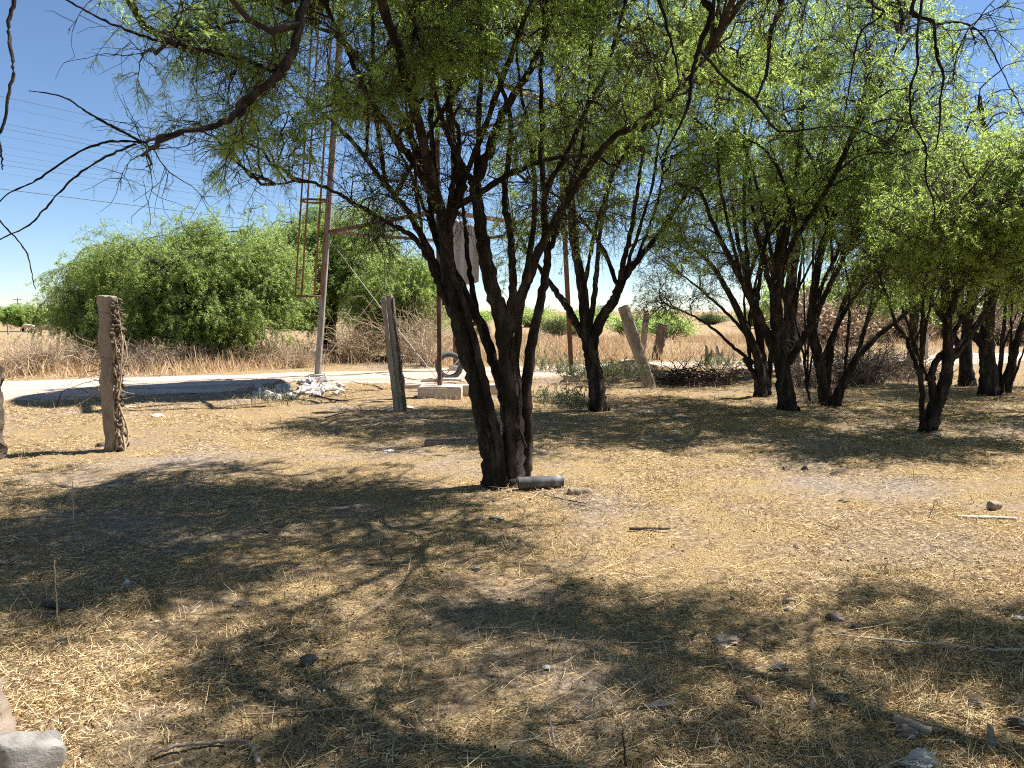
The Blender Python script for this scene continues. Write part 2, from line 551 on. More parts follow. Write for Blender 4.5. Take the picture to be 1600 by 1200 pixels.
def in_ellipsoids(ells, n, g, shell=.55):
    vol = np.array([np.prod(e[1]) for e in ells]) ** .8
    if all(len(e) > 2 for e in ells): vol = vol * np.array([e[2] for e in ells])
    which = g.choice(len(ells), n, p=vol / vol.sum())
    d = norm(g.normal(size=(n, 3)))
    r = (shell ** 3 + (1 - shell ** 3) * g.random(n)) ** (1 / 3.)
    leafy = np.array([e[3] if len(e) > 3 else 1. for e in ells])[which]
    c = np.array([e[0] for e in ells], float)[which]; ra = np.array([e[1] for e in ells], float)[which]
    return c + d * r[:, None] * ra, leafy


def make_tree(name, label, base, limbs, ells, n1=60, n2=7, n3=7, nl=9, seed=1, leaf='leaf', pin=(.055, .010), comb=0, droop=.06,
              len2=.7, len3=.34, r1=.016, fill=.62, bare1=.33, fan=0, comb_y=None, group=None, cat='tree', bark='bark', sides=12, minz=.9, part='stem', tstart=.35, shell=.5, flatten=0., droop3=None, rough=.07):
    """limbs: list of (points Nx3, radii N). Grows side branches into the ellipsoids and leaves on the twigs."""
    g = np.random.default_rng(seed)
    base = np.asarray(base, float)
    root = empty(name, base, label, cat, group)
    limbs = list(limbs)
    if fan:
        tg, _ = in_ellipsoids(ells, fan, g, .3)
        for e in tg:
            src = limbs[g.integers(0, max(1, min(len(limbs), 6)))]
            c, r = catmull(src[0], src[1], 20)
            j = int(g.integers(4, 12))
            d = e - c[j]
            if d[2] < .4: d[2] = .4 + abs(d[2]) * .5
            u = np.linspace(0, 1, 6)[:, None]
            tn = norm(c[j + 1] - c[j]) * np.linalg.norm(d)
            pts = c[j] + tn * (u * (1 - u)) * .7 + d * u + g.normal(size=(6, 3)) * .03 * u
            r0_ = min(r[j] * .6, g.uniform(.02, .034))
            limbs.append((pts, np.linspace(r0_, .007, 6)))
    LP, LT = [], []
    for i, (pts, rads) in enumerate(limbs):
        pts = np.asarray(pts, float)
        nn = max(10, len(pts) * 7)
        rads = np.asarray(rads, float).copy()
        if pts[0][2] < .1 and len(pts) > 2:          # root flare
            f0 = pts[0] + (pts[1] - pts[0]) * .12; f1 = pts[0] + (pts[1] - pts[0]) * .3
            pts = np.vstack([pts[:1], f0, f1, pts[1:]])
            rads = np.concatenate([[rads[0] * 1.45, rads[0] * 1.22, rads[0] * 1.06], rads[1:]])
        thin = float(np.mean(rads)) < .02
        me = tube_mesh(part, pts - base, rads, nn, sides, .22 if thin else rough, seed * 31 + i, wob=min(.006, float(np.min(rads)) * .45 + .0006))
        link(part, me, M[bark], root)
        c, r = catmull(pts, rads, 24)
        t = norm(np.gradient(c, axis=0))
        k = (np.arange(24) >= 24 * tstart) & (c[:, 2] > minz)
        LP.append(c[k]); LT.append(t[k])
    LP = np.vstack(LP); LT = np.vstack(LT)
    tgt, leafy = in_ellipsoids(ells, n1, g, shell)
    dist = np.linalg.norm(tgt[:, None] - LP[None], axis=2) * (1 + .8 * g.random((n1, len(LP))))
    dist += 1.2 * np.maximum(0, LP[None, :, 2] - tgt[:, None, 2])
    j = dist.argmin(1)
    p0 = LP[j]; D = np.linalg.norm(tgt - p0, axis=1, keepdims=True)
    p1 = p0 + norm(LT[j] + .5 * norm(tgt - p0)) * D * .4
    p2 = tgt + g.normal(size=(n1, 3)) * D * .1 + np.array([0, 0, .16]) * D - (tgt - p0) * .2
    u = np.linspace(0, 1, 9)[None, :, None]
    L1 = (1 - u) ** 3 * p0[:, None] + 3 * (1 - u) ** 2 * u * p1[:, None] + 3 * (1 - u) * u ** 2 * p2[:, None] + u ** 3 * tgt[:, None]
    w = g.normal(size=L1.shape) * .025 * D[:, None] ** .5; w[:, 0] = 0
    L1 = L1 + w
    ra = (r1 * np.clip(D, .4, 2.2) ** .8) * np.linspace(1, .3, 9)[None]
    i2 = np.repeat(np.arange(n1), n2)
    q0, tt = sample(L1, i2, .2 + .8 * g.random(len(i2)) ** .8)
    d2 = norm(tt * .8 + norm(g.normal(size=(len(i2), 3))) * np.array([1, 1, 1 - flatten]) + np.array([0, 0, .12]))
    l2 = len2 * (.45 + .75 * g.random(len(i2)))
    L2 = march(q0, d2, l2, 7, .22, droop, g)
    rb = (.0062 * np.clip(l2, .3, 1.)[:, None] ** .5) * np.linspace(1, .4, 7)[None] * (r1 / .016) ** .6
    i3 = np.repeat(np.arange(len(i2)), n3)
    s0, tt = sample(L2, i3, .12 + .88 * g.random(len(i3)))
    d3 = norm(tt * .7 + norm(g.normal(size=(len(i3), 3))))
    l3 = len3 * (.4 + .9 * g.random(len(i3)))
    L3 = march(s0, d3, l3, 5, .25, droop * 1.6 if droop3 is None else droop3, g)
    rc = .0026 * np.linspace(1, .45, 5)[None].repeat(len(i3), 0) * (r1 / .016) ** .5
    VS, QS, o = [], [], 0
    for poly, rad, sd in ((L1, ra, 6), (L2, rb, 4), (L3, rc, 3)):
        v, q = tubes(poly, rad, sd)
        VS.append(v); QS.append(q + o); o += len(v)
    link('branches', npmesh('branches', np.vstack(VS) - base, np.vstack(QS), True), M['twig'], root)
    # leaves: a bipinnate pair at each node; some twigs stay bare
    if nl:
        lush = np.where(g.random(n1) < bare1, .10, 1.) * leafy
        clump = np.where(g.random(len(i2)) > fill, .06, 1.15)          # whole sprays stay bare, others are full
        per = np.minimum(1.1, lush)[i2][i3] * clump[i3] * (.6 + .4 * g.random(len(i3)))
        i4 = np.repeat(np.arange(len(i3)), nl)
        keep = g.random(len(i4)) < per[i4]
        i4 = i4[keep]
        b0, tt = sample(L3, i4, .05 + .95 * g.random(len(i4)))
        lat = norm(np.cross(tt, g.normal(size=tt.shape)))
        VS, QS, o = [], [], 0
        near = (b0[:, 1] < comb_y) if comb_y is not None else np.full(len(b0), bool(comb))
        if comb_y is not None:
            near_keep = ~near | (g.random(len(b0)) < .55)
            b0, tt, lat, near = b0[near_keep], tt[near_keep], lat[near_keep], near[near_keep]
        for sgn in (1, -1):
            dd = norm(tt * .5 + lat * sgn + np.array([0, 0, -.35]) + g.normal(size=tt.shape) * .25)
            st = b0 + g.normal(size=b0.shape) * .006
            for sel, cb, kl, kw_ in ((near, comb or 7, 1.25 if comb_y is not None else 1., 1.45 if comb_y is not None else 1.), (~near, 0, 1., 1.)):
                m_ = int(sel.sum())
                if not m_: continue
                ln = pin[0] * kl * (.6 + .7 * g.random(m_))
                v, q = pinna_quads(st[sel], dd[sel], ln, pin[1] * kw_ * (.7 + .6 * g.random(m_)), g, cb)
                VS.append(v); QS.append(q + o); o += len(v)
        link('crown', npmesh('crown', np.vstack(VS) - base, np.vstack(QS)), M[leaf], root)
    return root


def W(*p): return np.array(p, float)


def L(Y, pts, r0, r1):
    """limb from picture points; each is (px, py) or (px, py, depth change)"""
    out = [P(p[0], p[1], Y + (p[2] if len(p) > 2 else 0)) for p in pts]
    return out, np.linspace(r0, r1, len(out))


def E(px, py, Y, rx, ry, rz, w=1., leafy=1.):
    return P(px, py, Y), (rx, ry, rz), w, leafy


def ground_first(limb, dz=.06):
    limb[0][0][2] = float(gz(limb[0][0][0], limb[0][0][1])) - dz
    return limb


# the tree in the middle
Y0 = 7.0
mt = [
    ground_first(L(Y0, [(776, 760), (764, 680), (746, 600), (726, 530), (709, 470), (701, 420), (697, 370), (703, 340), (716, 305), (721, 285), (713, 245), (703, 195), (699, 120, .1), (690, 40, .2), (676, -60, .3)], .100, .018)),
    L(Y0, [(705, 440, 0), (695, 385, -.1), (688, 335, -.2), (668, 290, -.3), (645, 252, -.4), (612, 205, -.5), (580, 158, -.6), (552, 100, -.8), (520, 30, -.9), (480, -40, -1.1)], .046, .010),
    L(Y0, [(708, 476, .1), (672, 395, .2), (640, 335, .3), (600, 285, .5), (560, 232, .6), (520, 190, .8), (470, 150, 1.0), (420, 90, 1.1)], .04, .009),
    L(Y0, [(697, 476, 0), (684, 440, -.05), (664, 395, -.15), (640, 366, -.3), (600, 345, -.4), (560, 322, -.5), (520, 298, -.55), (480, 284, -.6), (430, 288, -.7)], .026, .007),
    ground_first(L(Y0 + .12, [(796, 757), (797, 690), (790, 625), (772, 562), (748, 500), (722, 448), (702, 400, .2), (690, 330, .4), (670, 270, .6), (655, 190, .8), (640, 90, 1.0), (620, -20, 1.2)], .066, .012)),
    ground_first(L(Y0, [(800, 758), (801, 680), (796, 600), (790, 540), (779, 490), (765, 440), (754, 385), (748, 330), (742, 290), (762, 240), (787, 172), (824, 115), (850, 60), (876, -20)], .094, .014)),
    L(Y0, [(788, 520), (799, 470), (801, 420), (796, 360, .1), (788, 310, .2), (797, 225, .3), (794, 170, .4), (770, 90, .5), (745, 20, .6), (735, -60, .7)], .045, .011),
    L(Y0, [(790, 535), (812, 470), (846, 385, -.1), (888, 312, -.25), (920, 262, -.4), (956, 218, -.5), (1008, 185, -.6), (1060, 140, -.7), (1110, 80, -.8)], .046, .009),
    ground_first(L(Y0 + .1, [(818, 753), (824, 680), (821, 610), (828, 550), (838, 500), (850, 440), (855, 400), (850, 345), (848, 280), (846, 180, .1), (845, 90, .2), (852, -20, .3)], .060, .012)),
    L(Y0 + .1, [(849, 300), (890, 229, .1), (920, 160, .2), (946, 115, .3), (962, 55, .4), (990, -40, .5)], .03, .009),
    L(Y0, [(742, 292), (724, 262), (706, 225, -.2), (690, 180, -.5), (668, 110, -.8), (640, 20, -1.2)], .034, .01),
    ground_first(L(Y0 + .06, [(806, 756), (809, 650), (806, 570), (813, 490), (827, 400), (836, 320), (830, 230), (812, 130), (806, 30)], .05, .009)),
    ground_first(L(Y0 - .08, [(788, 759), (778, 690), (762, 620), (745, 550), (730, 490), (712, 440), (690, 400, .1), (668, 340, .2), (640, 270, .3), (600, 190, .4)], .046, .008)),
    L(Y0 - .05, [(806, 690), (812, 640), (801, 600), (797, 560), (806, 520), (820, 470), (835, 430)], .016, .005),
    L(Y0 - .05, [(822, 700), (806, 650), (812, 610), (803, 575), (790, 545)], .011, .004),
    L(Y0, [(856, 400), (878, 330, .2), (905, 250, .4), (918, 160, .6), (925, 60, .8)], .028, .008),
    L(Y0, [(702, 420), (676, 350, .3), (668, 280, .5), (640, 200, .7), (628, 100, .9)], .03, .008),
    # the long limb that arches out to the left over the camera side
    ([P(690, 335, 6.8), P(645, 160, 6.2), P(585, -30, 5.4), P(530, -130, 4.95), P(478, 0, 4.75), P(452, 95, 4.65), (P(405, 142, 4.6)), P(362, 182, 4.5), P(322, 200, 4.4), P(270, 208, 4.3), P(222, 222, 4.2)],
     np.array([.04, .036, .032, .030, .026, .024, .022, .019, .015, .011, .008])),
    ([P(222, 222, 4.2), P(180, 200, 4.15), P(140, 178, 4.1), P(100, 152, 4.05), P(45, 142, 4.0)], np.array([.0065, .0055, .0045, .0035, .002])),
    ([P(222, 222, 4.2), P(170, 222, 4.15), P(120, 240, 4.1), P(60, 280, 4.05), P(10, 305, 4.0), P(-30, 350, 4.0)], np.array([.0055, .005, .0045, .004, .003, .002])),
    ([P(212, 225, 4.2), P(165, 245, 4.1), P(115, 278, 4.0), P(75, 320, 3.95), P(45, 352, 3.9), P(0, 374, 3.9), P(-40, 400, 3.9)], np.array([.0055, .005, .0045, .004, .0035, .003, .002])),
    L(4.9, [(445, 120), (380, 95, -.1), (300, 75, -.2), (240, 62, -.3), (180, 40, -.4), (120, 10, -.5), (70, -20, -.6)], .011, .004),
]
make_tree('mesquite_tree', 'large multi stemmed mesquite tree in the middle beside the grey pipe', G(795, 758), mt,
          [E(760, 60, 7.0, 1.5, 1.7, 1.2), E(570, 40, 6.6, 1.4, 1.4, .8), E(960, 40, 6.9, 1.4, 1.6, 1.1), E(420, 110, 5.6, .9, 1.0, .6), E(620, -190, 6.5, 1.8, 1.8, .9), E(850, -200, 7.0, 1.9, 1.8, .9),
           E(330, 255, 5.4, .55, .7, .35, .8, 1.), E(220, 150, 4.6, .35, .4, .3, .12, .8), E(430, 200, 5.6, .6, .6, .5, .5, 1.), E(530, 270, 6.7, .5, .6, .4, .3, .05), E(390, 40, 5.0, .55, .6, .4),
           E(740, 260, 7.1, 1.0, .9, .8, 1.5, .1), E(880, 300, 7.1, .7, .8, .6, 1.5, .2), E(610, 330, 7.0, .6, .7, .5, 1.3, .25),
           (W(.4, 5.9, 5.2), (1.6, 1.3, .7), 1.3, 1.), (W(-1.0, 5.4, 4.9), (1.4, 1.2, .6), 1.2, 1.), (W(1.4, 5.6, 5.0), (1.2, 1.1, .6), 1., 1.), (W(-1.7, 5.6, 4.7), (1.2, 1.0, .5), 1., 1.),
           (W(2.5, 7.0, 5.3), (1.2, 1.2, .7), 1.2, 1.), (W(1.3, 8.3, 5.0), (1.5, 1.3, .9), 1.3, 1.), (W(-.4, 8.5, 5.0), (1.4, 1.2, .9), 1.2, 1.)],
          n1=450, n2=8, n3=7, nl=22, seed=3, fan=12, comb_y=5.9, pin=(.043, .0072), len2=.46, len3=.27, bare1=.42, tstart=.3, minz=2.2, droop=.07)

# trees to the right
t2 = [ground_first(L(12.4, [(936, 642), (930, 590), (922, 548), (917, 520), (912, 470), (905, 420), (896, 380), (890, 320), (880, 240)], .145, .03)),
      L(12.4, [(921, 540), (903, 512), (886, 480), (868, 455, .2), (848, 428, .4), (826, 395, .6), (800, 350, .8)], .075, .02),
      L(12.4, [(918, 530), (928, 465), (933, 415, .4), (938, 360, .6), (950, 300, .8), (960, 230, 1)], .05, .02),
      L(12.4, [(922, 548), (936, 505), (958, 472), (972, 440), (990, 415), (1014, 385), (1044, 345), (1075, 300)], .095, .02),
      L(12.4, [(970, 444), (974, 410, -.3), (985, 368, -.6), (996, 300, -.8), (1005, 240, -1)], .05, .02)]
make_tree('mesquite_tree', 'forked mesquite tree whose trunk splits into a wide V behind the central tree', G(936, 642), t2,
          [E(900, 260, 12.4, 1.6, 1.6, 1.1), E(1010, 250, 12.4, 1.5, 1.6, 1.2), E(950, 110, 12.6, 1.7, 1.7, 1.1), E(850, 370, 12.4, .8, 1, .6), E(1040, 370, 12, .7, .8, .5, .6), E(1000, 130, 10.8, 1.3, 1.0, 1.0), E(880, 200, 11.0, 1.0, .9, .8)],
          n1=165, n2=8, n3=6, nl=16, seed=5, fan=5, pin=(.058, .010), len2=0.58, len3=0.32, minz=2.0)

t3 = [ground_first(L(12.0, [(1232, 650), (1226, 595), (1218, 540), (1214, 495), (1213, 450), (1220, 380), (1238, 310), (1250, 230), (1255, 120)], .135, .03)),
      L(12.0, [(1214, 560), (1192, 505), (1174, 468, -.2), (1150, 420, -.4), (1122, 365, -.7), (1095, 300, -.9)], .07, .02),
      L(12.0, [(1232, 568), (1252, 533), (1264, 512), (1282, 475, .2), (1312, 415, .4), (1350, 345, .7), (1388, 270, .9), (1420, 180, 1)], .062, .018),
      L(12.0, [(1215, 480), (1196, 420, .5), (1180, 350, .8), (1170, 270, 1), (1160, 170, 1.2)], .05, .02),
      L(12.0, [(1218, 420), (1250, 360, -.5), (1290, 300, -.9), (1325, 230, -1.2), (1350, 150, -1.4)], .05, .018)]
make_tree('mesquite_tree', 'tall straight stemmed mesquite tree with the broadest crown of the grove right of centre', G(1232, 650), t3,
          [E(1240, 180, 12.0, 2.4, 2.0, 1.9), E(1110, 300, 11.6, 1.3, 1.3, 1.0), E(1380, 240, 12.2, 1.6, 1.5, 1.3), E(1180, 40, 12.3, 1.9, 1.7, 1.1), E(1340, 90, 12, 1.3, 1.4, 1.0), E(1130, 390, 11.2, .9, .9, .5, .7), E(1180, 120, 10.4, 1.5, 1.0, 1.0), E(1320, 200, 10.6, 1.2, 1.0, .9)],
          n1=225, n2=8, n3=6, nl=16, seed=8, fan=12, pin=(.058, .010), len2=0.58, len3=0.32, minz=2.0)

t3b = [ground_first(L(14.2, [(1190, 624), (1186, 565), (1166, 512), (1140, 460), (1110, 412), (1072, 378)], .10, .02)),
       ground_first(L(14.3, [(1194, 623), (1191, 562), (1182, 500), (1166, 430), (1150, 360), (1140, 280)], .09, .02)),
       L(14.2, [(1186, 600), (1172, 575), (1163, 560)], .05, .04),
       ground_first(L(14.4, [(1198, 620), (1204, 560), (1212, 500), (1225, 430), (1240, 360)], .06, .02)),
       L(14.2, [(1178, 568), (1146, 542), (1112, 512), (1080, 492), (1046, 478)], .035, .012),
       L(14.2, [(1172, 530), (1138, 492), (1098, 455), (1060, 425)], .03, .012)]
make_tree('mesquite_tree', 'low mesquite with several thin stems fanning to the left over the brush pile', G(1190, 624), t3b,
          [E(1090, 420, 14, 1.3, 1.2, .7), E(1140, 330, 14.3, 1.5, 1.4, 1.0), E(1060, 470, 13.6, .8, .8, .4, .5), E(1230, 330, 14.6, 1.2, 1.2, 1.0)],
          n1=85, n2=7, n3=6, nl=10, seed=9, fan=8, pin=(.058, .010), len2=0.54, len3=0.32, minz=1.4, leaf='leaf_dull')

t4 = [ground_first(L(12.7, [(1295, 638), (1286, 595), (1276, 550), (1267, 505), (1276, 430), (1292, 365), (1322, 295), (1345, 220)], .10, .02)),
      ground_first(L(12.6, [(1303, 638), (1312, 610), (1327, 578), (1346, 550), (1372, 524), (1402, 500), (1442, 468), (1480, 430)], .085, .018)),
      L(12.7, [(1291, 612), (1298, 545), (1310, 500, .3), (1330, 445, .5), (1356, 375, .7), (1372, 300, .9)], .06, .02),
      L(12.7, [(1340, 556), (1352, 510, .4), (1375, 460, .7), (1400, 400, 1)], .04, .015),
      ground_first(L(12.9, [(1270, 625), (1260, 600), (1258, 570), (1250, 530), (1240, 490)], .025, .012))]
make_tree('mesquite_tree', 'bushy mesquite with a bundle of stems splaying right, mid grove', G(1299, 638), t4,
          [E(1330, 330, 12.7, 1.5, 1.5, 1.1), E(1400, 400, 12.6, 1.2, 1.3, .8), E(1290, 250, 13, 1.3, 1.3, 1.0), E(1440, 330, 13, 1.0, 1.2, .8)],
          n1=110, n2=7, n3=6, nl=14, seed=12, fan=9, pin=(.058, .010), len2=0.54, len3=0.32, minz=1.6)

t5 = [ground_first(L(10.2, [(1449, 674), (1459, 640), (1471, 612), (1479, 578), (1481, 540), (1479, 500), (1476, 440), (1481, 375), (1492, 310), (1500, 250)], .10, .018)),
      ground_first(L(10.15, [(1442, 673), (1441, 625), (1438, 594), (1431, 572), (1416, 532), (1399, 505), (1388, 470), (1375, 430)], .042, .015)),
      L(10.2, [(1460, 636), (1455, 590), (1464, 562), (1482, 540, .2), (1500, 500, .4), (1520, 440, .6)], .05, .018),
      L(10.2, [(1478, 570), (1502, 540, .2), (1532, 500, .3), (1562, 448, .4), (1594, 395, .6), (1630, 340, .8)], .058, .015),
      L(10.2, [(1481, 500), (1502, 440, -.3), (1532, 380, -.5), (1570, 308, -.7), (1600, 260, -.8)], .045, .012),
      L(10.2, [(1455, 600), (1437, 560, -.2), (1424, 520, -.3), (1410, 480, -.4)], .022, .01)]
make_tree('mesquite_tree', 'short crooked mesquite nearest on the right with a thin second stem from its base', G(1448, 674), t5,
          [E(1490, 310, 10.2, 1.3, 1.3, .8), E(1570, 330, 10.3, 1.1, 1.2, .8), E(1420, 400, 10, .9, 1.0, .6), E(1530, 410, 9.9, 1.0, 1.0, .5), E(1600, 420, 10.4, .8, .9, .5), E(1370, 430, 10, .5, .6, .35, .6), E(1520, 300, 9.0, 1.2, .8, .6), E(1640, 330, 9.4, 1.1, .9, .7)],
          n1=215, n2=8, n3=6, nl=16, seed=14, fan=7, pin=(.052, .009), len2=0.47, len3=0.29, minz=1.7)

t6 = [ground_first(L(14.6, [(1545, 619), (1544, 572), (1541, 532), (1546, 480), (1552, 420), (1548, 330), (1540, 220), (1530, 150)], .16, .03)),
      L(14.6, [(1541, 545), (1518, 520), (1500, 488), (1480, 440, .4), (1462, 370, .8), (1455, 280, 1)], .08, .02),
      L(14.6, [(1546, 480), (1570, 420), (1600, 340), (1625, 260)], .07, .02)]
make_tree('mesquite_tree', 'thick dark mesquite trunk at the right, wispy crown reaching highest against the sky', G(1545, 619), t6,
          [E(1540, 230, 14.8, 1.9, 1.8, 1.5), E(1580, 170, 15, 1.2, 1.3, .9, .8), E(1450, 290, 15.2, 1.1, 1.3, 1.0), E(1620, 330, 14.6, 1.3, 1.3, 1.1)],
          n1=85, n2=7, n3=6, nl=10, seed=17, fan=4, pin=(.065, .011), len2=0.61, len3=0.34, minz=2.2)

t7 = [ground_first(L(16.6, [(1511, 600), (1508, 552), (1512, 500), (1522, 440), (1515, 370), (1500, 290)], .15, .03)),
      L(16.6, [(1509, 560), (1492, 530), (1470, 490), (1440, 440), (1420, 380)], .08, .02)]
make_tree('mesquite_tree', 'blackish mesquite trunk standing behind the crooked tree on the right', G(1511, 600), t7,
          [E(1500, 330, 16.8, 1.9, 1.6, 1.2), E(1420, 370, 16.6, 1.2, 1.3, .9)], n1=60, n2=6, n3=6, nl=8, seed=19, fan=4, pin=(.09, .016), len2=.85, len3=.45, minz=2.2)
t8 = [ground_first(L(15.0, [(1568, 613), (1579, 572), (1590, 530), (1604, 480), (1612, 410)], .10, .03)),
      ground_first(L(15.1, [(1561, 606), (1565, 550), (1571, 480), (1580, 400)], .05, .02)),
      ground_first(L(14.9, [(1574, 607), (1581, 600), (1584, 590)], .03, .015))]
make_tree('mesquite_tree', 'slender forked mesquite at the right edge beside the pale road', G(1568, 613), t8,
          [E(1610, 380, 15.0, 1.5, 1.5, 1.1), E(1560, 430, 15, .9, 1, .5)], n1=60, n2=6, n3=6, nl=8, seed=21, fan=4, pin=(.085, .015), len2=.8, len3=.42, minz=2)
t9 = [ground_first(L(20, [(1421, 588), (1427, 545), (1427, 500), (1422, 440), (1410, 370)], .16, .04)),
      L(20, [(1427, 510), (1440, 470), (1462, 420)], .08, .03)]
make_tree('mesquite_tree', 'distant slanting mesquite trunk seen between the bushy and the crooked tree', G(1421, 588), t9,
          [E(1420, 380, 20, 2.0, 1.6, 1.1)], n1=40, n2=6, n3=6, nl=8, seed=23, fan=2, pin=(.1, .018), len2=.9, len3=.5, minz=2.4)
t10 = [ground_first(L(18, [(1237, 592), (1236, 540), (1234, 490), (1238, 420), (1250, 330), (1240, 240)], .19, .05)),
       L(18, [(1235, 480), (1205, 420), (1180, 350)], .09, .03)]
make_tree('mesquite_tree', 'stout brown trunk half hidden behind the tall straight stemmed mesquite', G(1237, 592), t10,
          [E(1240, 290, 18, 2.3, 1.8, 1.4), E(1330, 330, 18.4, 1.5, 1.5, 1.2), E(1150, 300, 18, 1.5, 1.5, 1.2)], n1=70, n2=6, n3=6, nl=8, seed=25, fan=3, pin=(.095, .017), len2=.9, len3=.5, minz=2.4)

# trees outside the frame whose crowns hang in or whose shade falls in
bx = np.array([4.6, 2.3, 0.])
ov = [([W(4.6, 2.3, -.1), W(4.45, 2.4, 1.0), W(4.25, 2.55, 2.1), W(3.9, 2.9, 3.2), W(3.2, 3.4, 4.0), W(2.3, 3.9, 4.35), W(1.4, 4.3, 4.2), W(.9, 4.4, 3.8)], np.array([.16, .13, .11, .09, .07, .05, .03, .018])),
      ([W(4.25, 2.55, 2.1), W(4.2, 3.2, 3.2), W(4.0, 4.0, 4.1), W(3.5, 4.7, 4.5), W(2.8, 5.2, 4.3)], np.array([.08, .07, .055, .04, .02])),
      ([W(4.4, 2.4, 1.3), W(4.9, 3.2, 2.6), W(5.3, 4.0, 3.8), W(5.2, 4.8, 4.4)], np.array([.08, .07, .05, .025])),
      ([W(3.9, 2.9, 3.2), W(3.0, 2.6, 4.1), W(2.0, 2.5, 4.5), W(1.0, 2.6, 4.3)], np.array([.06, .05, .035, .02])),
      ([W(3.0, 3.5, 4.1), W(2.6, 3.65, 4.0), P(1440, -20, 3.7), P(1458, 35, 3.7), P(1463, 80, 3.68), P(1474, 120, 3.66), P(1470, 150, 3.65), P(1468, 200, 3.64), P(1462, 235, 3.64)], np.array([.02, .015, .009, .007, .006, .005, .004, .003, .002])),
      (([P(1440, 0, 3.7), P(1432, 60, 3.66), P(1434, 100, 3.64), P(1422, 140, 3.62), P(1425, 190, 3.6), P(1446, 230, 3.6), P(1446, 275, 3.58), P(1460, 325, 3.57), P(1456, 360, 3.56)]), np.linspace(.005, .002, 9)),
      ([P(1465, 38, 3.7), P(1500, 35, 3.8), P(1530, 50, 3.9), P(1552, 85, 4.0), P(1580, 140, 4.1), P(1610, 200, 4.2)], np.linspace(.005, .002, 6)),
      ([W(1.9, 4.1, 4.25), P(1120, -40, 4.2), P(1112, 20, 4.2), P(1092, 75, 4.2), P(1080, 120, 4.18), P(1075, 165, 4.15), P(1058, 205, 4.12), P(1030, 250, 4.1)], np.array([.025, .019, .015, .012, .010, .008, .006, .003])),
      ([P(1092, 75, 4.2), P(1140, 130, 4.1), P(1178, 158, 4.0), P(1210, 200, 3.95), P(1238, 205, 3.9), P(1330, 198, 3.85), P(1420, 240, 3.8)], np.linspace(.007, .002, 7)),
      ([W(2.3, 3.9, 4.35), P(1240, -60, 4.0), P(1222, 10, 3.95), P(1205, 50, 3.9), P(1198, 110, 3.88), P(1182, 155, 3.85)], np.linspace(.014, .004, 6)),
      ([W(2.8, 3.8, 4.2), P(1390, -40, 3.9), P(1380, 20, 3.88), P(1345, 50, 3.86), P(1330, 120, 3.84), P(1318, 190, 3.82)], np.linspace(.007, .002, 6)),
      ([W(1.2, 4.3, 4.0), P(1030, -60, 4.3), P(1040, 30, 4.3), P(1056, 90, 4.28), P(1062, 140, 4.25)], np.linspace(.012, .003, 5)),
      ]
make_tree('mesquite_tree', 'overhanging mesquite at the right whose knobby bare twigs hang in from the top', bx, ov,
          [(W(2.7, 4.4, 4.7), (1.5, 1.1, .55), 1.3, 1.), (W(4.1, 4.7, 4.8), (1.4, 1.1, .6), 1.3, 1.), (W(1.6, 4.3, 4.5), (1.0, .9, .45), 1.2, 1.), (W(3.0, 3.5, 4.7), (1.5, .8, .5), 1., 1.), (W(4.8, 3.9, 4.5), (1.1, 1.0, .5), 1., 1.), (W(5.3, 4.9, 4.4), (1., 1., .6), 1., 1.), (W(3.4, 5.5, 5.1), (1.2, .8, .5), .8, 1.),
           (P(1180, 10, 4.2), (.45, .4, .25), .5, .4), (P(1400, 10, 3.9), (.5, .4, .3), .6, .3), (P(1060, 60, 4.4), (.4, .4, .25), .5, .4)],
                    n1=190, n2=7, n3=7, nl=7, seed=31, bare1=.3, fill=.7, pin=(.06, .011), comb=6, len2=.38, len3=.23, minz=2.1, droop=.1, r1=.014, tstart=.2)
lf = [([W(-3.7, 1.6, -.1), W(-3.5, 1.7, 1.2), W(-3.1, 1.9, 2.5), W(-2.6, 2.2, 3.4), W(-2.0, 2.6, 3.6), P(30, -110, 2.75), P(22, 0, 2.75), P(13, 45, 2.74), P(20, 105, 2.73), P(11, 160, 2.72), P(3, 200, 2.71), P(-6, 215, 2.71)], np.array([.13, .11, .09, .06, .03, .014, .0068, .006, .0055, .005, .0048, .003])),
      ([P(-30, 150, 2.75), P(-8, 200, 2.75), P(2, 235, 2.75), P(4, 265, 2.75)], np.linspace(.005, .002, 4)),
      ([P(-30, 300, 3.2), P(0, 345, 3.2), P(40, 392, 3.2), P(52, 440, 3.2), P(56, 452, 3.2)], np.linspace(.003, .001, 5)),
      ([W(-3.5, 1.7, 1.2), W(-3.9, 2.6, 2.6), W(-4.2, 3.4, 3.6)], np.array([.07, .05, .03])),
      ([W(-2.6, 2.2, 3.4), W(-2.9, 3.0, 3.9), W(-2.9, 3.8, 4.2)], np.array([.04, .03, .015]))]
make_tree('mesquite_tree', 'mesquite at the left edge showing only a bare hanging twig close to the camera', W(-3.7, 1.6, 0), lf,
          [(W(-3.9, 2.8, 3.9), (.9, .8, .5)), (W(-2.9, 2.6, 4.0), (.7, .8, .4)), (P(8, 120, 2.9), (.08, .1, .12), .4)], n1=40, n2=6, n3=5, nl=7, seed=33, pin=(.05, .009), comb=7, len2=.4, len3=.25, minz=2.2, r1=.012, droop=.1)
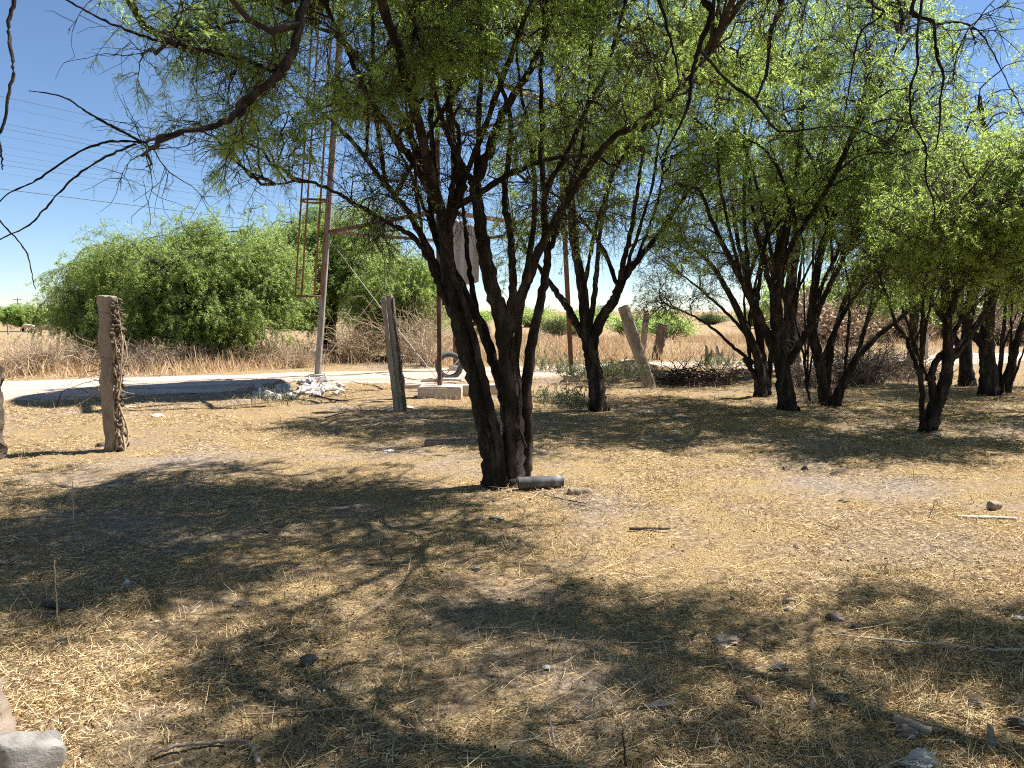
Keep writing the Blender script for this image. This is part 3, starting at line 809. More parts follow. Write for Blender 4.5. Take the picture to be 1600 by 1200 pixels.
# grove to the right, beyond the frame edge
for (px, py, Yd, sd, lb) in ((1735, 640, 12.4, 41, 'mesquite leaning in from beyond the right edge, its trunk out of frame'), (1690, 600, 17, 43, 'far mesquite at the right edge whose crown closes off the road')):
    b = G(px, py); Yd = b[1]
    lm = [ground_first(L(Yd, [(px, py), (px - 8, py - 70), (px - 15, py - 150), (px - 5, py - 260), (px - 30, py - 370)], .13, .03)),
          L(Yd, [(px - 8, py - 70), (px - 50, py - 140), (px - 90, py - 210), (px - 120, py - 290)], .07, .02)]
    make_tree('mesquite_tree', lb, b, lm, [E(px - 20, py - 330, Yd, 1.9, 1.6, 1.2), E(px - 100, py - 270, Yd, 1.0, 1.2, .8)], n1=65, n2=6, n3=6, nl=8, seed=sd, pin=(.085, .015), len2=.8, len3=.42, minz=2)

# unseen trees added behind and beside the camera to block sky fill
for (bx_, by_, sd, lb) in ((-2.4, -2.6, 71, 'unseen mesquite added behind the camera on the left to block sky light'), (2.6, -2.4, 73, 'unseen mesquite added right behind the camera to block sky light'), (7.4, .2, 75, 'unseen mesquite added beside the camera on the right to block sky light'), (8.6, 4.6, 77, 'unseen mesquite added beyond the overhanging one to block sky light'), (-7.6, 1.2, 79, 'unseen mesquite added left of the camera to block sky light')):
    b = np.array([bx_, by_, float(gz(bx_, by_))])
    lm = [([b + W(0, 0, -.08), b + W(.1, .05, .8), b + W(.05, .2, 1.8), b + W(-.2, .3, 3.0), b + W(-.3, .3, 4.4)], np.array([.15, .13, .11, .07, .03])),
          ([b + W(.1, .05, .8), b + W(.6, -.1, 1.8), b + W(1.1, .1, 2.9), b + W(1.5, .2, 4.0)], np.array([.09, .075, .05, .02])),
          ([b + W(.05, .1, 1.2), b + W(-.6, -.3, 2.2), b + W(-1.2, -.5, 3.3)], np.array([.07, .05, .02]))]
    make_tree('mesquite_tree', lb, b, lm, [(b + W(.1, .2, 4.3), (2.1, 2.0, 1.3), 1., 1.), (b + W(1.4, .2, 3.8), (1.3, 1.5, 1.0), .7, 1.), (b + W(-1.3, -.2, 3.8), (1.2, 1.5, 1.0), .7, 1.)], n1=85, n2=7, n3=6, nl=7, seed=sd, pin=(.10, .024), len2=.8, len3=.42, minz=1.8, fill=.8, bare1=.1)

# big spreading tree across the track
def far_tree(label, base_px, limbs, ells, n1, seed, leaf='leaf_far', name='mesquite_tree', pin=(.09, .015), nl=19, **k):
    b = G(*base_px)
    lm = []
    for pts, r0, r1 in limbs:
        lm.append(L(b[1], pts, r0, r1))
    ground_first(lm[0])
    kw = dict(n2=8, n3=6, nl=nl, seed=seed, leaf=leaf, pin=pin, len2=1.0, len3=.5, minz=.5, droop=.2, r1=.018, tstart=.25, shell=.72, fill=.85, bare1=.12)
    kw.update(k)
    return make_tree(name, label, b, lm, [E(e[0], e[1], b[1] + e[2], *e[3:]) for e in ells], n1=n1, **kw)


far_tree('broad spreading mesquite across the track, rounded green crown drooping to the ground', (345, 566),
         [([(345, 566), (338, 545), (320, 520), (290, 490), (250, 450), (200, 430)], .22, .05), ([(342, 550), (345, 500), (335, 450), (320, 400)], .16, .05),
          ([(345, 545), (375, 510), (410, 470), (440, 430)], .13, .05), ([(335, 540), (300, 530), (270, 528), (215, 520)], .08, .03), ([(340, 520), (300, 470, -1.5), (260, 430, -2.2)], .1, .04), ([(343, 520), (350, 460, 1.5), (360, 410, 2.)], .1, .04)],
         [(290, 415, 0, 2.9, 2.4, 1.15), (170, 450, 0, 1.7, 1.8, .9), (395, 420, 0, 1.6, 1.9, 1.2), (290, 470, -1.6, 2.6, 1.2, .8), (130, 490, .2, 1.1, 1.2, .7), (380, 490, -1.2, 1.4, 1.0, .7), (220, 500, -.6, 1.5, 1.3, .5)],
         420, 51)
far_tree('dark trunked mesquite behind the grey tower leg, next to the broad spreading one', (514, 556),
         [([(514, 556), (516, 510), (520, 470), (512, 420), (500, 380)], .24, .05), ([(518, 480), (550, 440), (585, 410)], .13, .04), ([(517, 490), (485, 450), (460, 420)], .12, .04)],
         [(510, 400, .5, 2.0, 1.9, 1.3), (450, 390, .8, 1.5, 1.6, 1.0), (580, 420, 0, 1.4, 1.5, 1.1), (545, 350, .5, 1.5, 1.5, .8), (480, 470, -.5, 1.1, 1.0, .6)],
         230, 53)
far_tree('loose leaved mesquite right of the dark trunked one, behind the dry brush', (640, 560),
         [([(640, 560), (636, 520), (645, 470), (650, 430)], .16, .04), ([(637, 530), (610, 490), (590, 460)], .09, .03), ([(640, 500), (670, 470), (690, 440)], .08, .03)],
         [(630, 440, 0, 1.5, 1.4, .9), (600, 490, 0, 1.0, 1.0, .6), (670, 460, .3, .9, 1.0, .8), (620, 520, -.3, .9, .8, .5)],
         120, 55)
far_tree('small round topped tree standing alone in the far left field beside the grazing animals', (36, 518),
         [([(36, 518), (34, 508), (30, 500), (25, 494)], .2, .08), ([(36, 514), (42, 503), (48, 495)], .16, .06), ([(35, 512), (24, 503), (14, 497)], .12, .05)],
         [(32, 492, 0, 2.4, 2.2, 1.0), (50, 495, 0, 1.3, 1.4, .8), (18, 494, 0, 1.2, 1.3, .7)],
         60, 57, pin=(.3, .07), len2=1.1, len3=.6, nl=9, name='tree', minz=-2, droop=.05)

# ------------------------------------------------------------------ bushes along the horizon
def bush_mesh(seed, r, h, n, leaf, size, twig=70):
    g = np.random.default_rng(seed)
    cl = norm(g.normal(size=(14, 3))) * np.array([r, r, h * .42]) * (.35 + .55 * g.random((14, 1)))
    cl[:, 2] = np.abs(cl[:, 2]) + h * .3
    k = g.integers(0, 14, n)
    p = cl[k] + norm(g.normal(size=(n, 3))) * (g.random((n, 1)) ** .4) * np.array([.42 * r, .42 * r, .26 * h])
    p[:, 2] = np.maximum(p[:, 2], .05)
    d = norm(g.normal(size=(n, 3)) + np.array([0, 0, .3]))
    v, q = pinna_quads(p, d, size * (.6 + .8 * g.random(n)), size * .33 * (.7 + .6 * g.random(n)), g)
    st = np.zeros((twig, 3)) + g.normal(size=(twig, 3)) * np.array([.1 * r, .1 * r, 0])
    en = cl[g.integers(0, 14, twig)] + g.normal(size=(twig, 3)) * .12 * r
    u = np.linspace(0, 1, 5)[None, :, None]
    poly = st[:, None] * (1 - u) + en[:, None] * u + g.normal(size=(twig, 5, 3)) * .03 * r * u
    tv, tq = tubes(poly, np.linspace(.03, .008, 5)[None].repeat(twig, 0) * r, 4)
    return npmesh('foliage', v, q), npmesh('stem', tv, tq, True)


def bush(label, px, py, meshes, leaf, sc, group=None, cat='bush', name='shrub', Yd=None, rot=0., stem='deadwood'):
    b = G(px, py) if Yd is None else None
    if Yd is not None:
        x = (px - 800) / F * Yd / CP
        b = np.array([x, Yd, float(gz(x, Yd))])
    o = empty(name, b, label, cat, group)
    o.rotation_euler.z = rot
    o.scale = sc if isinstance(sc, tuple) else (sc, sc, sc)
    for nm, me, mt_ in (('foliage', meshes[0], leaf), ('stem', meshes[1], stem)):
        ob = bpy.data.objects.new(nm, me); COL.objects.link(ob); ob.parent = o
        if not me.materials: me.materials.append(M[mt_])
    return o


BG = [bush_mesh(101 + i, 1.6, 2.2, 3800, None, .16) for i in range(4)]
BD = [bush_mesh(131 + i, 1.5, 1.9, 2200, None, .15, 160) for i in range(3)]
gb = np.random.default_rng(77)
# clumps singled out
bush('dense dark green bush on the horizon left of the forked tree trunk', 868, 0, BG[0], 'leaf_dull', 1.25, Yd=78)
bush('rounded green bush on the horizon showing through the fork of the V shaped tree', 905, 0, BG[1], 'leaf_far', 1.55, Yd=82, rot=2)
bush('pale green bush behind the top of the leaning concrete post', 985, 0, BG[2], 'leaf_far', (1.7, 1.5, 1.05), Yd=60, rot=1)
bush('olive green bush right of the leaning post beyond the two short posts', 1042, 0, BG[3], 'leaf_far', (1.3, 1.3, .95), Yd=56, rot=.4)
bush('tiny far green bush seen between the stems of the central tree', 752, 0, BG[0], 'leaf_far', .8, Yd=80, rot=1.3)
lab_far = 'low hazy scrub bush on the far horizon line'
for i in range(70):
    px = gb.uniform(-150, 1750); Yd = gb.uniform(115, 190)
    bush(lab_far, px, 0, BG[i % 4], 'leaf_dull', tuple(float(c) for c in np.array([2.6, 2.6, 1.7]) * gb.uniform(.7, 1.4)), Yd=Yd, rot=gb.uniform(0, 6), group='scrub bushes along the horizon')
lab_r = 'grey brown leafless scrub bush behind the grove on the right'
for i in range(18):
    px = gb.uniform(1300, 1720) if i > 1 else gb.uniform(1120, 1300); Yd = gb.uniform(36, 55)
    bush(lab_r, px, 0, BD[i % 3], 'drybrush', tuple(float(c) for c in np.array([1.4, 1.4, 1.35]) * gb.uniform(.7, 1.3)), Yd=Yd, rot=gb.uniform(0, 6), group='dry scrub behind the grove', stem='deadwood')
for i in range(12):
    px = gb.uniform(1180, 1700); Yd = gb.uniform(38, 58)
    bush('dull green scrub tree closing the view behind the grove', px, 0, BG[i % 4], 'leaf_dull', tuple(float(c) for c in np.array([1.6, 1.6, 2.1]) * gb.uniform(.9, 1.3)), Yd=Yd, rot=gb.uniform(0, 6), group='green scrub behind the grove')


# dry leafless brush: arching stems
def brush_mesh(seed, r, h, n, lean=(0, 0), thick=.004, forks=5, droop=.12):
    g = np.random.default_rng(seed)
    p0 = np.concatenate([g.normal(size=(n, 2)) * .18 * r, np.zeros((n, 1))], 1)
    a = g.random(n) * 6.283
    d = np.stack([np.cos(a) * .6 + lean[0], np.sin(a) * .6 + lean[1], .9 + .4 * g.random(n)], -1)
    ln = h * (.6 + .6 * g.random(n))
    A = march(p0, d, ln, 7, .16, droop, g)
    i = np.repeat(np.arange(n), forks)
    s, t = sample(A, i, .25 + .75 * g.random(len(i)))
    B = march(s, norm(t * .6 + norm(g.normal(size=t.shape)) * .8), h * .45 * (.3 + .8 * g.random(len(i))), 5, .2, droop, g)
    v1, q1 = tubes(A, np.linspace(1.6, .6, 7)[None].repeat(n, 0) * thick, 4)
    v2, q2 = tubes(B, np.linspace(.8, .4, 5)[None].repeat(len(i), 0) * thick, 3)
    v = np.vstack([v1, v2]); q = np.vstack([q1, q2 + len(v1)])
    k = v[:, 2] < 0; v[k, 2] *= .1
    return npmesh('dry_shrub', v, q, True)


def brush(label, px, py, seed, r, h, n, mat='drybrush', group=None, **k):
    b = G(px, py)
    o = link('dry_shrub', brush_mesh(seed, r, h, n, **k), M[mat], None, b)
    return tag(o, label, 'dry shrub', group)


brush('tangled pale dry shrub just right of the grey tower leg', 556, 566, 201, 1.2, 1.6, 90, thick=.008)
brush('tall bleached dry shrub behind the top of the second post', 640, 566, 203, 1.2, 2.3, 80, thick=.008)
brush('straw coloured dry shrub left of the rusty front tower leg', 668, 572, 205, .9, 1.7, 60, thick=.007)
brush('orange tan dry bush at the far left verge of the track', 62, 584, 207, 1.3, .95, 150, thick=.007)
brush('sprawling greyish dry shrub between the orange bush and the vine covered post', 125, 580, 209, 1.5, .9, 120, thick=.006)
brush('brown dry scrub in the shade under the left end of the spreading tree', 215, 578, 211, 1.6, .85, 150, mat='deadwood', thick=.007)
brush('brown dry scrub in the shade right of the spreading tree trunk', 420, 570, 213, 1.6, .8, 150, thick=.007)
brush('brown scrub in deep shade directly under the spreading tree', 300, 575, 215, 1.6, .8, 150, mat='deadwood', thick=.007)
brush('small dry shrub at the foot of the grey tower leg', 470, 574, 217, .8, .7, 70, thick=.006)
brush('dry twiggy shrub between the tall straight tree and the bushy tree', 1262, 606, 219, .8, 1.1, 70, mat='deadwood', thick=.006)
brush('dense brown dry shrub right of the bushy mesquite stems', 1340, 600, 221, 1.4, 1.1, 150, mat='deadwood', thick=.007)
brush('dry reddish shrub by the slanting far trunk', 1385, 588, 223, 1.5, .9, 120, thick=.007)


# brush pile: dark cut branches heaped beside the leaning post
def pile(seed, rx, ry, h, n, ln, thick):
    g = np.random.default_rng(seed)
    a = g.random(n) * 6.283; r = np.sqrt(g.random(n))
    p = np.stack([np.cos(a) * r * rx, np.sin(a) * r * ry, h * (1 - r ** 1.6) * g.random(n)], -1)
    b = g.normal(size=n) * .9 + np.where(g.random(n) < .5, 0, 3.14)
    d = np.stack([np.cos(b), np.sin(b) * .7, g.normal(size=n) * .35], -1)
    A = march(p, d, ln * (.4 + .9 * g.random(n)), 6, .22, .02, g)
    A[..., 2] = np.abs(A[..., 2]) + .01
    v, q = tubes(A, np.linspace(1.3, .5, 6)[None].repeat(n, 0) * thick * (.5 + g.random((n, 1))), 5)
    return npmesh('brush_pile', v, q, True)


tag(link('brush_pile', pile(301, .8, .5, .42, 300, .65, .008), M['twig'], None, G(1085, 600)), 'heap of dark cut branches on the ground right of the leaning post', 'brush pile')
tag(link('brush_pile', pile(303, .7, .4, .16, 90, .5, .007), M['deadwood'], None, G(1165, 585)), 'low scatter of grey cut branches left of the fanning stems', 'brush pile')
tag(link('brush_pile', pile(305, 1.2, .7, .5, 240, .8, .008), M['deadwood'], None, G(1395, 592)), 'long heap of dry branches behind the bushy mesquite', 'brush pile')


# green weeds
def weed_mesh(seed, r, h, n, nleaf, size):
    g = np.random.default_rng(seed)
    p0 = np.concatenate([g.normal(size=(n, 2)) * .5 * r, np.zeros((n, 1))], 1)
    d = np.stack([g.normal(size=n) * .45, g.normal(size=n) * .45, np.ones(n)], -1)
    A = march(p0, d, h * (.45 + .75 * g.random(n)), 6, .14, .03, g)
    i = np.repeat(np.arange(n), nleaf)
    s, t = sample(A, i, .1 + .9 * g.random(len(i)))
    dd = norm(t * .5 + norm(g.normal(size=t.shape)))
    v2, q2 = pinna_quads(s, dd, size * (.5 + g.random(len(i))), size * .28 * (.6 + .8 * g.random(len(i))), g)
    v1, q1 = tubes(A, np.linspace(.006, .002, 6)[None].repeat(n, 0), 3)
    return npmesh('foliage', v2, q2), npmesh('stem', v1, q1, True)


def weed(label, px, py, seed, r, h, n, nleaf=14, size=.07):
    o = empty('weed', G(px, py), label, 'weed')
    f, s = weed_mesh(seed, r, h, n, nleaf, size)
    link('foliage', f, M['weed'], o); link('stem', s, M['weed'], o)
    return o


weed('spreading grey green weed patch left of the orange rusty tower leg', 862, 580, 401, .8, .7, 80)
weed('grey green weeds between the orange rusty tower leg and the forked tree trunk', 908, 590, 403, .6, .6, 60)
weed('yellow green low weeds right of the forked tree trunk below the earth heap', 962, 588, 405, .7, .35, 70)
weed('low green weeds beyond the brush pile', 1130, 572, 407, 1.3, .4, 140)
weed('dark leafy weed in shade at the foot of the forked tree', 868, 628, 409, .5, .28, 40)
weed('dark leafy weed in shade immediately left of the forked tree trunk', 905, 636, 411, .4, .3, 50)
weed('small green weed growing in the shaded end of the tank shadow beside the rubble', 425, 628, 413, .7, .22, 60, 8, .05)
weed('tiny green seedling in straw below the central tree', 752, 852, 415, .06, .08, 7, 6, .03)
weed('green weed under the spreading tree behind the grey tower leg', 445, 562, 417, 1.3, .7, 150)


# ------------------------------------------------------------------ posts
def hewn(name, pts, size, mat, seed, rough=.012, n=26, chamfer=.2):
    """squared post along a polyline with worn corners"""
    g = np.random.default_rng(seed)
    c, s = catmull(pts, np.full(len(pts), 1.), n)
    hw, hd = size
    prof = []
    for sx, sy in ((1, 1), (-1, 1), (-1, -1), (1, -1)):
        a = (sx * hw, sy * hd * (1 - chamfer)); b = (sx * hw * (1 - chamfer), sy * hd)
        prof += [a, b] if sx * sy > 0 else [b, a]
        # mid of the following side
    pr = []
    for i in range(8):
        p, q_ = np.array(prof[i]), np.array(prof[(i + 1) % 8])
        pr += [p, (p * 2 + q_) / 3, (p + 2 * q_) / 3] if i % 2 else [p]
    pr = np.array(pr); m = len(pr)
    t = norm(np.gradient(c, axis=0))
    ax = norm(np.cross(np.tile([0., 1, 0], (n, 1)), t)); ay = np.cross(t, ax)
    v = c[:, None] + ax[:, None] * pr[None, :, 0:1] + ay[:, None] * pr[None, :, 1:2]
    nz = g.normal(size=(n, m, 3)) * rough
    nz[1:] = .5 * nz[1:] + .5 * nz[:-1]
    v = v + nz
    v = v.reshape(-1, 3)
    faces = []
    for k in range(n - 1):
        for s_ in range(m):
            s2 = (s_ + 1) % m
            faces.append((k * m + s_, k * m + s2, (k + 1) * m + s2, (k + 1) * m + s_))
    v = np.vstack([v, c[-1] + t[-1] * .012, c[0]])
    e = len(v)
    for s_ in range(m):
        faces.append(((n - 1) * m + s_, (n - 1) * m + (s_ + 1) % m, e - 2))
        faces.append(((s_ + 1) % m, s_, e - 1))
    me = bpy.data.meshes.new(name)
    me.from_pydata([tuple(p) for p in v], [], faces); me.update()
    for p in me.polygons: p.use_smooth = True
    me.set_sharp_from_angle(angle=R(38))
    return me


def place_post(label, base_px, top_px, size, mat, seed, dY=0., name='fence_post', rough=.012, rot=0.):
    b = G(*base_px); b = b - np.array([0, 0, .08])
    top = P(top_px[0], top_px[1], b[1] + dY)
    o = empty(name, b, label, 'post')
    mid = (top - b) * .5 + np.random.default_rng(seed).normal(size=3) * .012
    me = hewn('shaft', [np.zeros(3), mid, top - b], size, mat, seed, rough)
    s = link('shaft', me, M[mat], o)
    return o, b, top


def rot_z(v, a):
    c, s = math.cos(a), math.sin(a)
    return np.stack([v[..., 0] * c - v[..., 1] * s, v[..., 0] * s + v[..., 1] * c, v[..., 2]], -1)


# vine covered post
o1, b1, tp1 = place_post('fence post with a smooth tan face and crusty dried vine climbing its right side', (178, 702), (168, 463), (.078, .075), 'oldpost', 501, .0)
g = np.random.default_rng(505)
ax1 = tp1 - b1
VV, QQ, off = [], [], 0
# knobby crust of short fat stubs in rows up the right side
n = 150
h = .05 + .93 * g.random(n)
st = ax1[None] * h[:, None] + np.stack([.085 + .02 * g.random(n), g.normal(size=n) * .05 - .02, np.zeros(n)], -1)
A = march(st, np.stack([.8 + .3 * g.random(n), g.normal(size=n) * .8 - .5, g.normal(size=n) * .5], -1), .03 + .06 * g.random(n), 5, .35, .02, g)
add(tubes(A, (.011 + .014 * g.random((n, 1))) * np.array([[.9, 1.15, 1.2, .9, .3]]), 6))
link('vine_crust', npmesh('vine_crust', np.vstack(VV), np.vstack(QQ), True), M['darkcrust'], o1)
VV, QQ, off = [], [], 0
n = 7   # climbing stems
u = np.linspace(0, 1, 16)
polys = []
for i in range(n):
    x0 = g.uniform(.07, .14)
    pts = ax1[None] * (u * g.uniform(.75, 1.0))[:, None] + np.stack([x0 + .035 * np.sin(u * g.uniform(6, 14) + g.uniform(0, 6)) + .03 * np.exp(-((u - .8) / .15) ** 2), g.normal(size=16) * .012 - .05 + .05 * np.sin(u * 9 + i), u * 0], -1)
    polys.append(pts)
add(tubes(np.array(polys), np.linspace(.013, .005, 16)[None].repeat(n, 0), 6))
n = 60  # loose dry tendrils
h = g.random(n) ** .7
st = ax1[None] * (.12 + .85 * h[:, None]) + np.array([.09, -.03, 0])
a = g.random(n) * 6.28
A = march(st, np.stack([np.cos(a) + .35, np.sin(a), g.normal(size=n) * .5], -1), .07 + .22 * g.random(n) ** 2, 7, .3, .12, g)
add(tubes(A, np.linspace(.004, .0015, 7)[None].repeat(n, 0), 4))
link('dry_vine', npmesh('dry_vine', np.vstack(VV), np.vstack(QQ), True), M['drybrush'], o1)
# thin bare branches caught on its left side
VV, QQ, off = [], [], 0
n = 16
st = ax1[None] * g.uniform(.35, .75, n)[:, None] + np.array([-.08, -.02, 0])
A = march(st, np.stack([-np.ones(n), g.normal(size=n) * .4, g.normal(size=n) * .35 + .15], -1), .25 + .4 * g.random(n), 9, .22, .06, g)
add(tubes(A, np.linspace(.005, .0015, 9)[None].repeat(n, 0), 4))
tag(link('dead_branch', npmesh('dead_branch', np.vstack(VV), np.vstack(QQ), True), M['drybrush'], None, b1), 'spray of thin bare twigs caught on the left side of the vine covered post', 'dead branch')

for zz, rr_ in ((.90, .086), (.62, .088)):
    c_ = ax1 * zz
    link('wire_loop', tube_mesh('wire_loop', [c_ + np.array([rr_ * 1.2 * math.cos(t), rr_ * 1.15 * math.sin(t), .012 * math.sin(2 * t)]) for t in np.linspace(0, 6.2, 11)], [.003] * 11, 36, 5), M['wire'], o1)
place_post('dark vine crusted post cut off by the left edge of the picture', (-9, 717), (-15, 575), (.08, .075), 'darkcrust', 511, 0, rough=.02)
o2, b2, tp2 = place_post('grooved grey concrete fence post leaning left, midway between vine post and central tree', (625, 642), (604, 463), (.088, .065), 'warmconcrete', 513, .25, rough=.006)
ax2 = tp2 - b2
# weathered right side and groove of the second post
me = hewn('weathered_side', [np.array([.10, -.015, 0]), ax2 * .5 + np.array([.097, -.015, 0]), ax2 * .985 + np.array([.09, -.015, 0])], (.02, .055), None, 515, .01)
link('weathered_side', me, M['darkcrust'], o2)
me = hewn('ridge', [np.array([-.03, -.085, .05]), ax2 * .5 + np.array([-.03, -.083, 0]), ax2 * .99 + np.array([-.03, -.08, 0])], (.028, .02), None, 516, .003)
link('ridge', me, M['warmconcrete'], o2)
place_post('long concrete post leaning far over to the left beside the brush pile', (1018, 606), (974, 480), (.115, .095), 'warmconcrete', 517, .5, rough=.012)
place_post('thin grey wooden post standing upright beyond the earth heap', (1003, 556), (1010, 490), (.10, .1), 'oldpost', 519, 0, rough=.012)
place_post('short thick wooden post tilting right beyond the earth heap', (1024, 562), (1036, 506), (.15, .13), 'darkcrust', 521, 0, rough=.02)
place_post('small pale concrete post standing by the road between the right hand trunks', (1444, 562), (1445, 521), (.085, .08), 'concrete', 523, 0, rough=.006)
place_post('thin far fence stake in the left field', (13, 523), (12, 507), (.07, .07), 'oldpost', 525, 0)
# short cactus-like stumps beyond the brush pile
for (px, py, h, sd, lb, mt_) in ((1104, 572, .62, 531, 'small knobbly dead cactus stump beyond the brush pile, darker of two', 'cactus'), (1121, 568, .55, 533, 'small pinkish dead cactus stump right of the darker one', 'oldpost')):
    b = G(px, py)
    o = empty('cactus', b, lb, 'cactus')
    link('trunk', tube_mesh('trunk', [(0, 0, -.05), (.02, 0, h * .5), (-.02, .02, h)], [.06, .075, .03], 12, 9, .12, sd), M[mt_], o)
    link('arm', tube_mesh('arm', [(.03, 0, h * .35), (.12, 0, h * .45), (.15, 0, h * .8)], [.035, .045, .02], 9, 8, .1, sd + 1), M[mt_], o)


# ------------------------------------------------------------------ water tower
def box_mesh(name, sx, sy, sz, bev=.01, jit=0, seed=0, z0=0.):
    bm = bmesh.new()
    bmesh.ops.create_cube(bm, size=1)
    bmesh.ops.scale(bm, vec=(sx, sy, sz), verts=bm.verts)
    bmesh.ops.translate(bm, vec=(0, 0, z0 + sz / 2), verts=bm.verts)
    bmesh.ops.bevel(bm, geom=bm.edges[:], offset=bev, segments=2, affect='EDGES')
    if jit:
        bmesh.ops.subdivide_edges(bm, edges=bm.edges[:], cuts=2)
        r = random.Random(seed)
        for v in bm.verts: v.co += Vector((r.gauss(0, jit), r.gauss(0, jit), r.gauss(0, jit)))
    me = bpy.data.meshes.new(name); bm.to_mesh(me); bm.free()
    return me


def bar(name, a, b, w, d, mat, parent, base, angle=False):
    """rolled steel member from a to b: an L section when angle, else a flat box"""
    a, b = np.asarray(a, float) - base, np.asarray(b, float) - base
    t = norm(b - a)
    ref = np.array([0, 0, 1.]) if abs(t[2]) < .8 else np.array([0, 1., 0])
    x = norm(np.cross(ref, t)); y = np.cross(t, x)
    if angle:
        th = .012
        prof = [(0, 0), (w, 0), (w, th), (th, th), (th, d), (0, d)]
    else:
        prof = [(-w / 2, -d / 2), (w / 2, -d / 2), (w / 2, d / 2), (-w / 2, d / 2)]
    m = len(prof)
    v = [tuple(p + x * u + y * k) for p in (a, b) for u, k in prof]
    f = [(i, (i + 1) % m, m + (i + 1) % m, m + i) for i in range(m)] + [tuple(range(m - 1, -1, -1)), tuple(range(m, 2 * m))]
    me = bpy.data.meshes.new(name); me.from_pydata(v, [], f); me.update()
    return link(name, me, M[mat], parent)


A = P(687, 606, 14.0); Bp = P(893, 600, 17.2); Cp = P(712, 580, 20.6); Dp = P(496, 588, 17.9)
corners = []
for c in (A, Bp, Cp, Dp):
    c = c.copy(); c[2] = float(gz(c[0], c[1])); corners.append(c)
A, Bp, Cp, Dp = corners
ctr = (A + Bp + Cp + Dp) / 4; ctr[2] = 0
tw = empty('water_tower', ctr, 'rusty steel lattice tower legs and beams of an elevated water tank behind the central tree', 'water tower')
HT = 8.7


def up(c, z):
    k = (.095 if c is Dp else .055) * (z - c[2]) / np.linalg.norm((ctr - c)[:2])
    k = k * (.2 if c is A else 1)
    q_ = c + (ctr - c) * k
    return np.array([q_[0], q_[1], z])


blk = .22
link('footing', box_mesh('footing', .78, .5, .3, .02, .004, 3, -.08), M['block'], tw).location = Vector((A - ctr) + np.array([.02, -.05, 0]))
for c, s in ((Bp, 5), (Cp, 6), (Dp, 7)):
    link('footing', box_mesh('footing', .36, .36, .3, .02, .004, s, -.16), M['block'], tw).location = Vector(c - ctr)
for c, mt_, w in ((A, 'rust', .075), (Bp, 'rust_light', .1), (Cp, 'rust', .12), (Dp, 'paint_grey', .15)):
    if c is Dp:
        nm = hewn('leg', [c - ctr + np.array([0, 0, .05]), up(c, HT / 2) - ctr, up(c, HT) - ctr], (.062, .062), None, 601, .003)
        link('leg', nm, M[mt_], tw)
    else:
        bar('leg', c + np.array([0, 0, blk if c is A else .1]), up(c, HT), w, w, mt_, tw, ctr)
pairs = [(A, Bp), (Bp, Cp), (Cp, Dp), (Dp, A)]
for z in (3.35, 6.0):
    for p, q_ in pairs:
        bar('beam', up(p, z), up(q_, z), .075, .075, 'rust', tw, ctr, True)
for p, q_ in (pairs[0], pairs[3]):
    for z0, z1 in ((.3, 3.3), (3.42, 5.95), (6.1, HT)):
        for a_, b_ in ((p, q_), (q_, p)):
            p0 = up(a_, z0) - ctr; p1 = up(b_, z1) - ctr
            sag = (p0 + p1) / 2 + np.array([0, 0, -.04])
            link('tie_rod', tube_mesh('tie_rod', [p0, sag, p1], [.008] * 3, 8, 6), M['rod'], tw)
for p, q_ in pairs:
    bar('platform_beam', up(p, HT) + np.array([0, 0, .07]), up(q_, HT) + np.array([0, 0, .07]), .12, .14, 'rust', tw, ctr)
# tank with domed roof
def lathe(name, prof, n=40):
    a = np.arange(n) * 2 * math.pi / n
    prof = np.array(prof, float)
    v = np.stack([prof[:, None, 0] * np.cos(a), prof[:, None, 0] * np.sin(a), np.repeat(prof[:, 1:2], n, 1)], -1).reshape(-1, 3)
    K = len(prof)
    i = np.arange(n); i2 = (i + 1) % n
    q = np.concatenate([np.stack([k * n + i, k * n + i2, (k + 1) * n + i2, (k + 1) * n + i], -1) for k in range(K - 1)])
    me = npmesh(name, v, q, True); me.set_sharp_from_angle(angle=R(40))
    return me


top = (up(A, HT) + up(Bp, HT) + up(Cp, HT) + up(Dp, HT)) / 4 - ctr
link('tank', lathe('tank', [(.01, HT + .15), (1.7, HT + .15), (1.75, HT + .2), (1.75, HT + 2.1), (1.8, HT + 2.15), (1.0, HT + 2.55), (.01, HT + 2.7)]), M['rust_light'], tw).location = Vector((top[0] + .5, top[1], 0))
bar('joist', up(A, HT) + np.array([0, 0, .12]), up(Cp, HT) + np.array([0, 0, .12]), .1, .05, 'rust', tw, ctr)
bar('joist', up(Bp, HT) + np.array([0, 0, .12]), up(Dp, HT) + np.array([0, 0, .12]), .1, .05, 'rust', tw, ctr)
# caged ladder along the grey leg
slope = up(Dp, HT) - up(Dp, 0.)
slope = slope / slope[2]
lad0 = P(481, 463, 17.7); zb = lad0[2]


def lp(dx, dy, z):
    return lad0 + slope * (z - zb) + np.array([dx, dy, 0]) - ctr


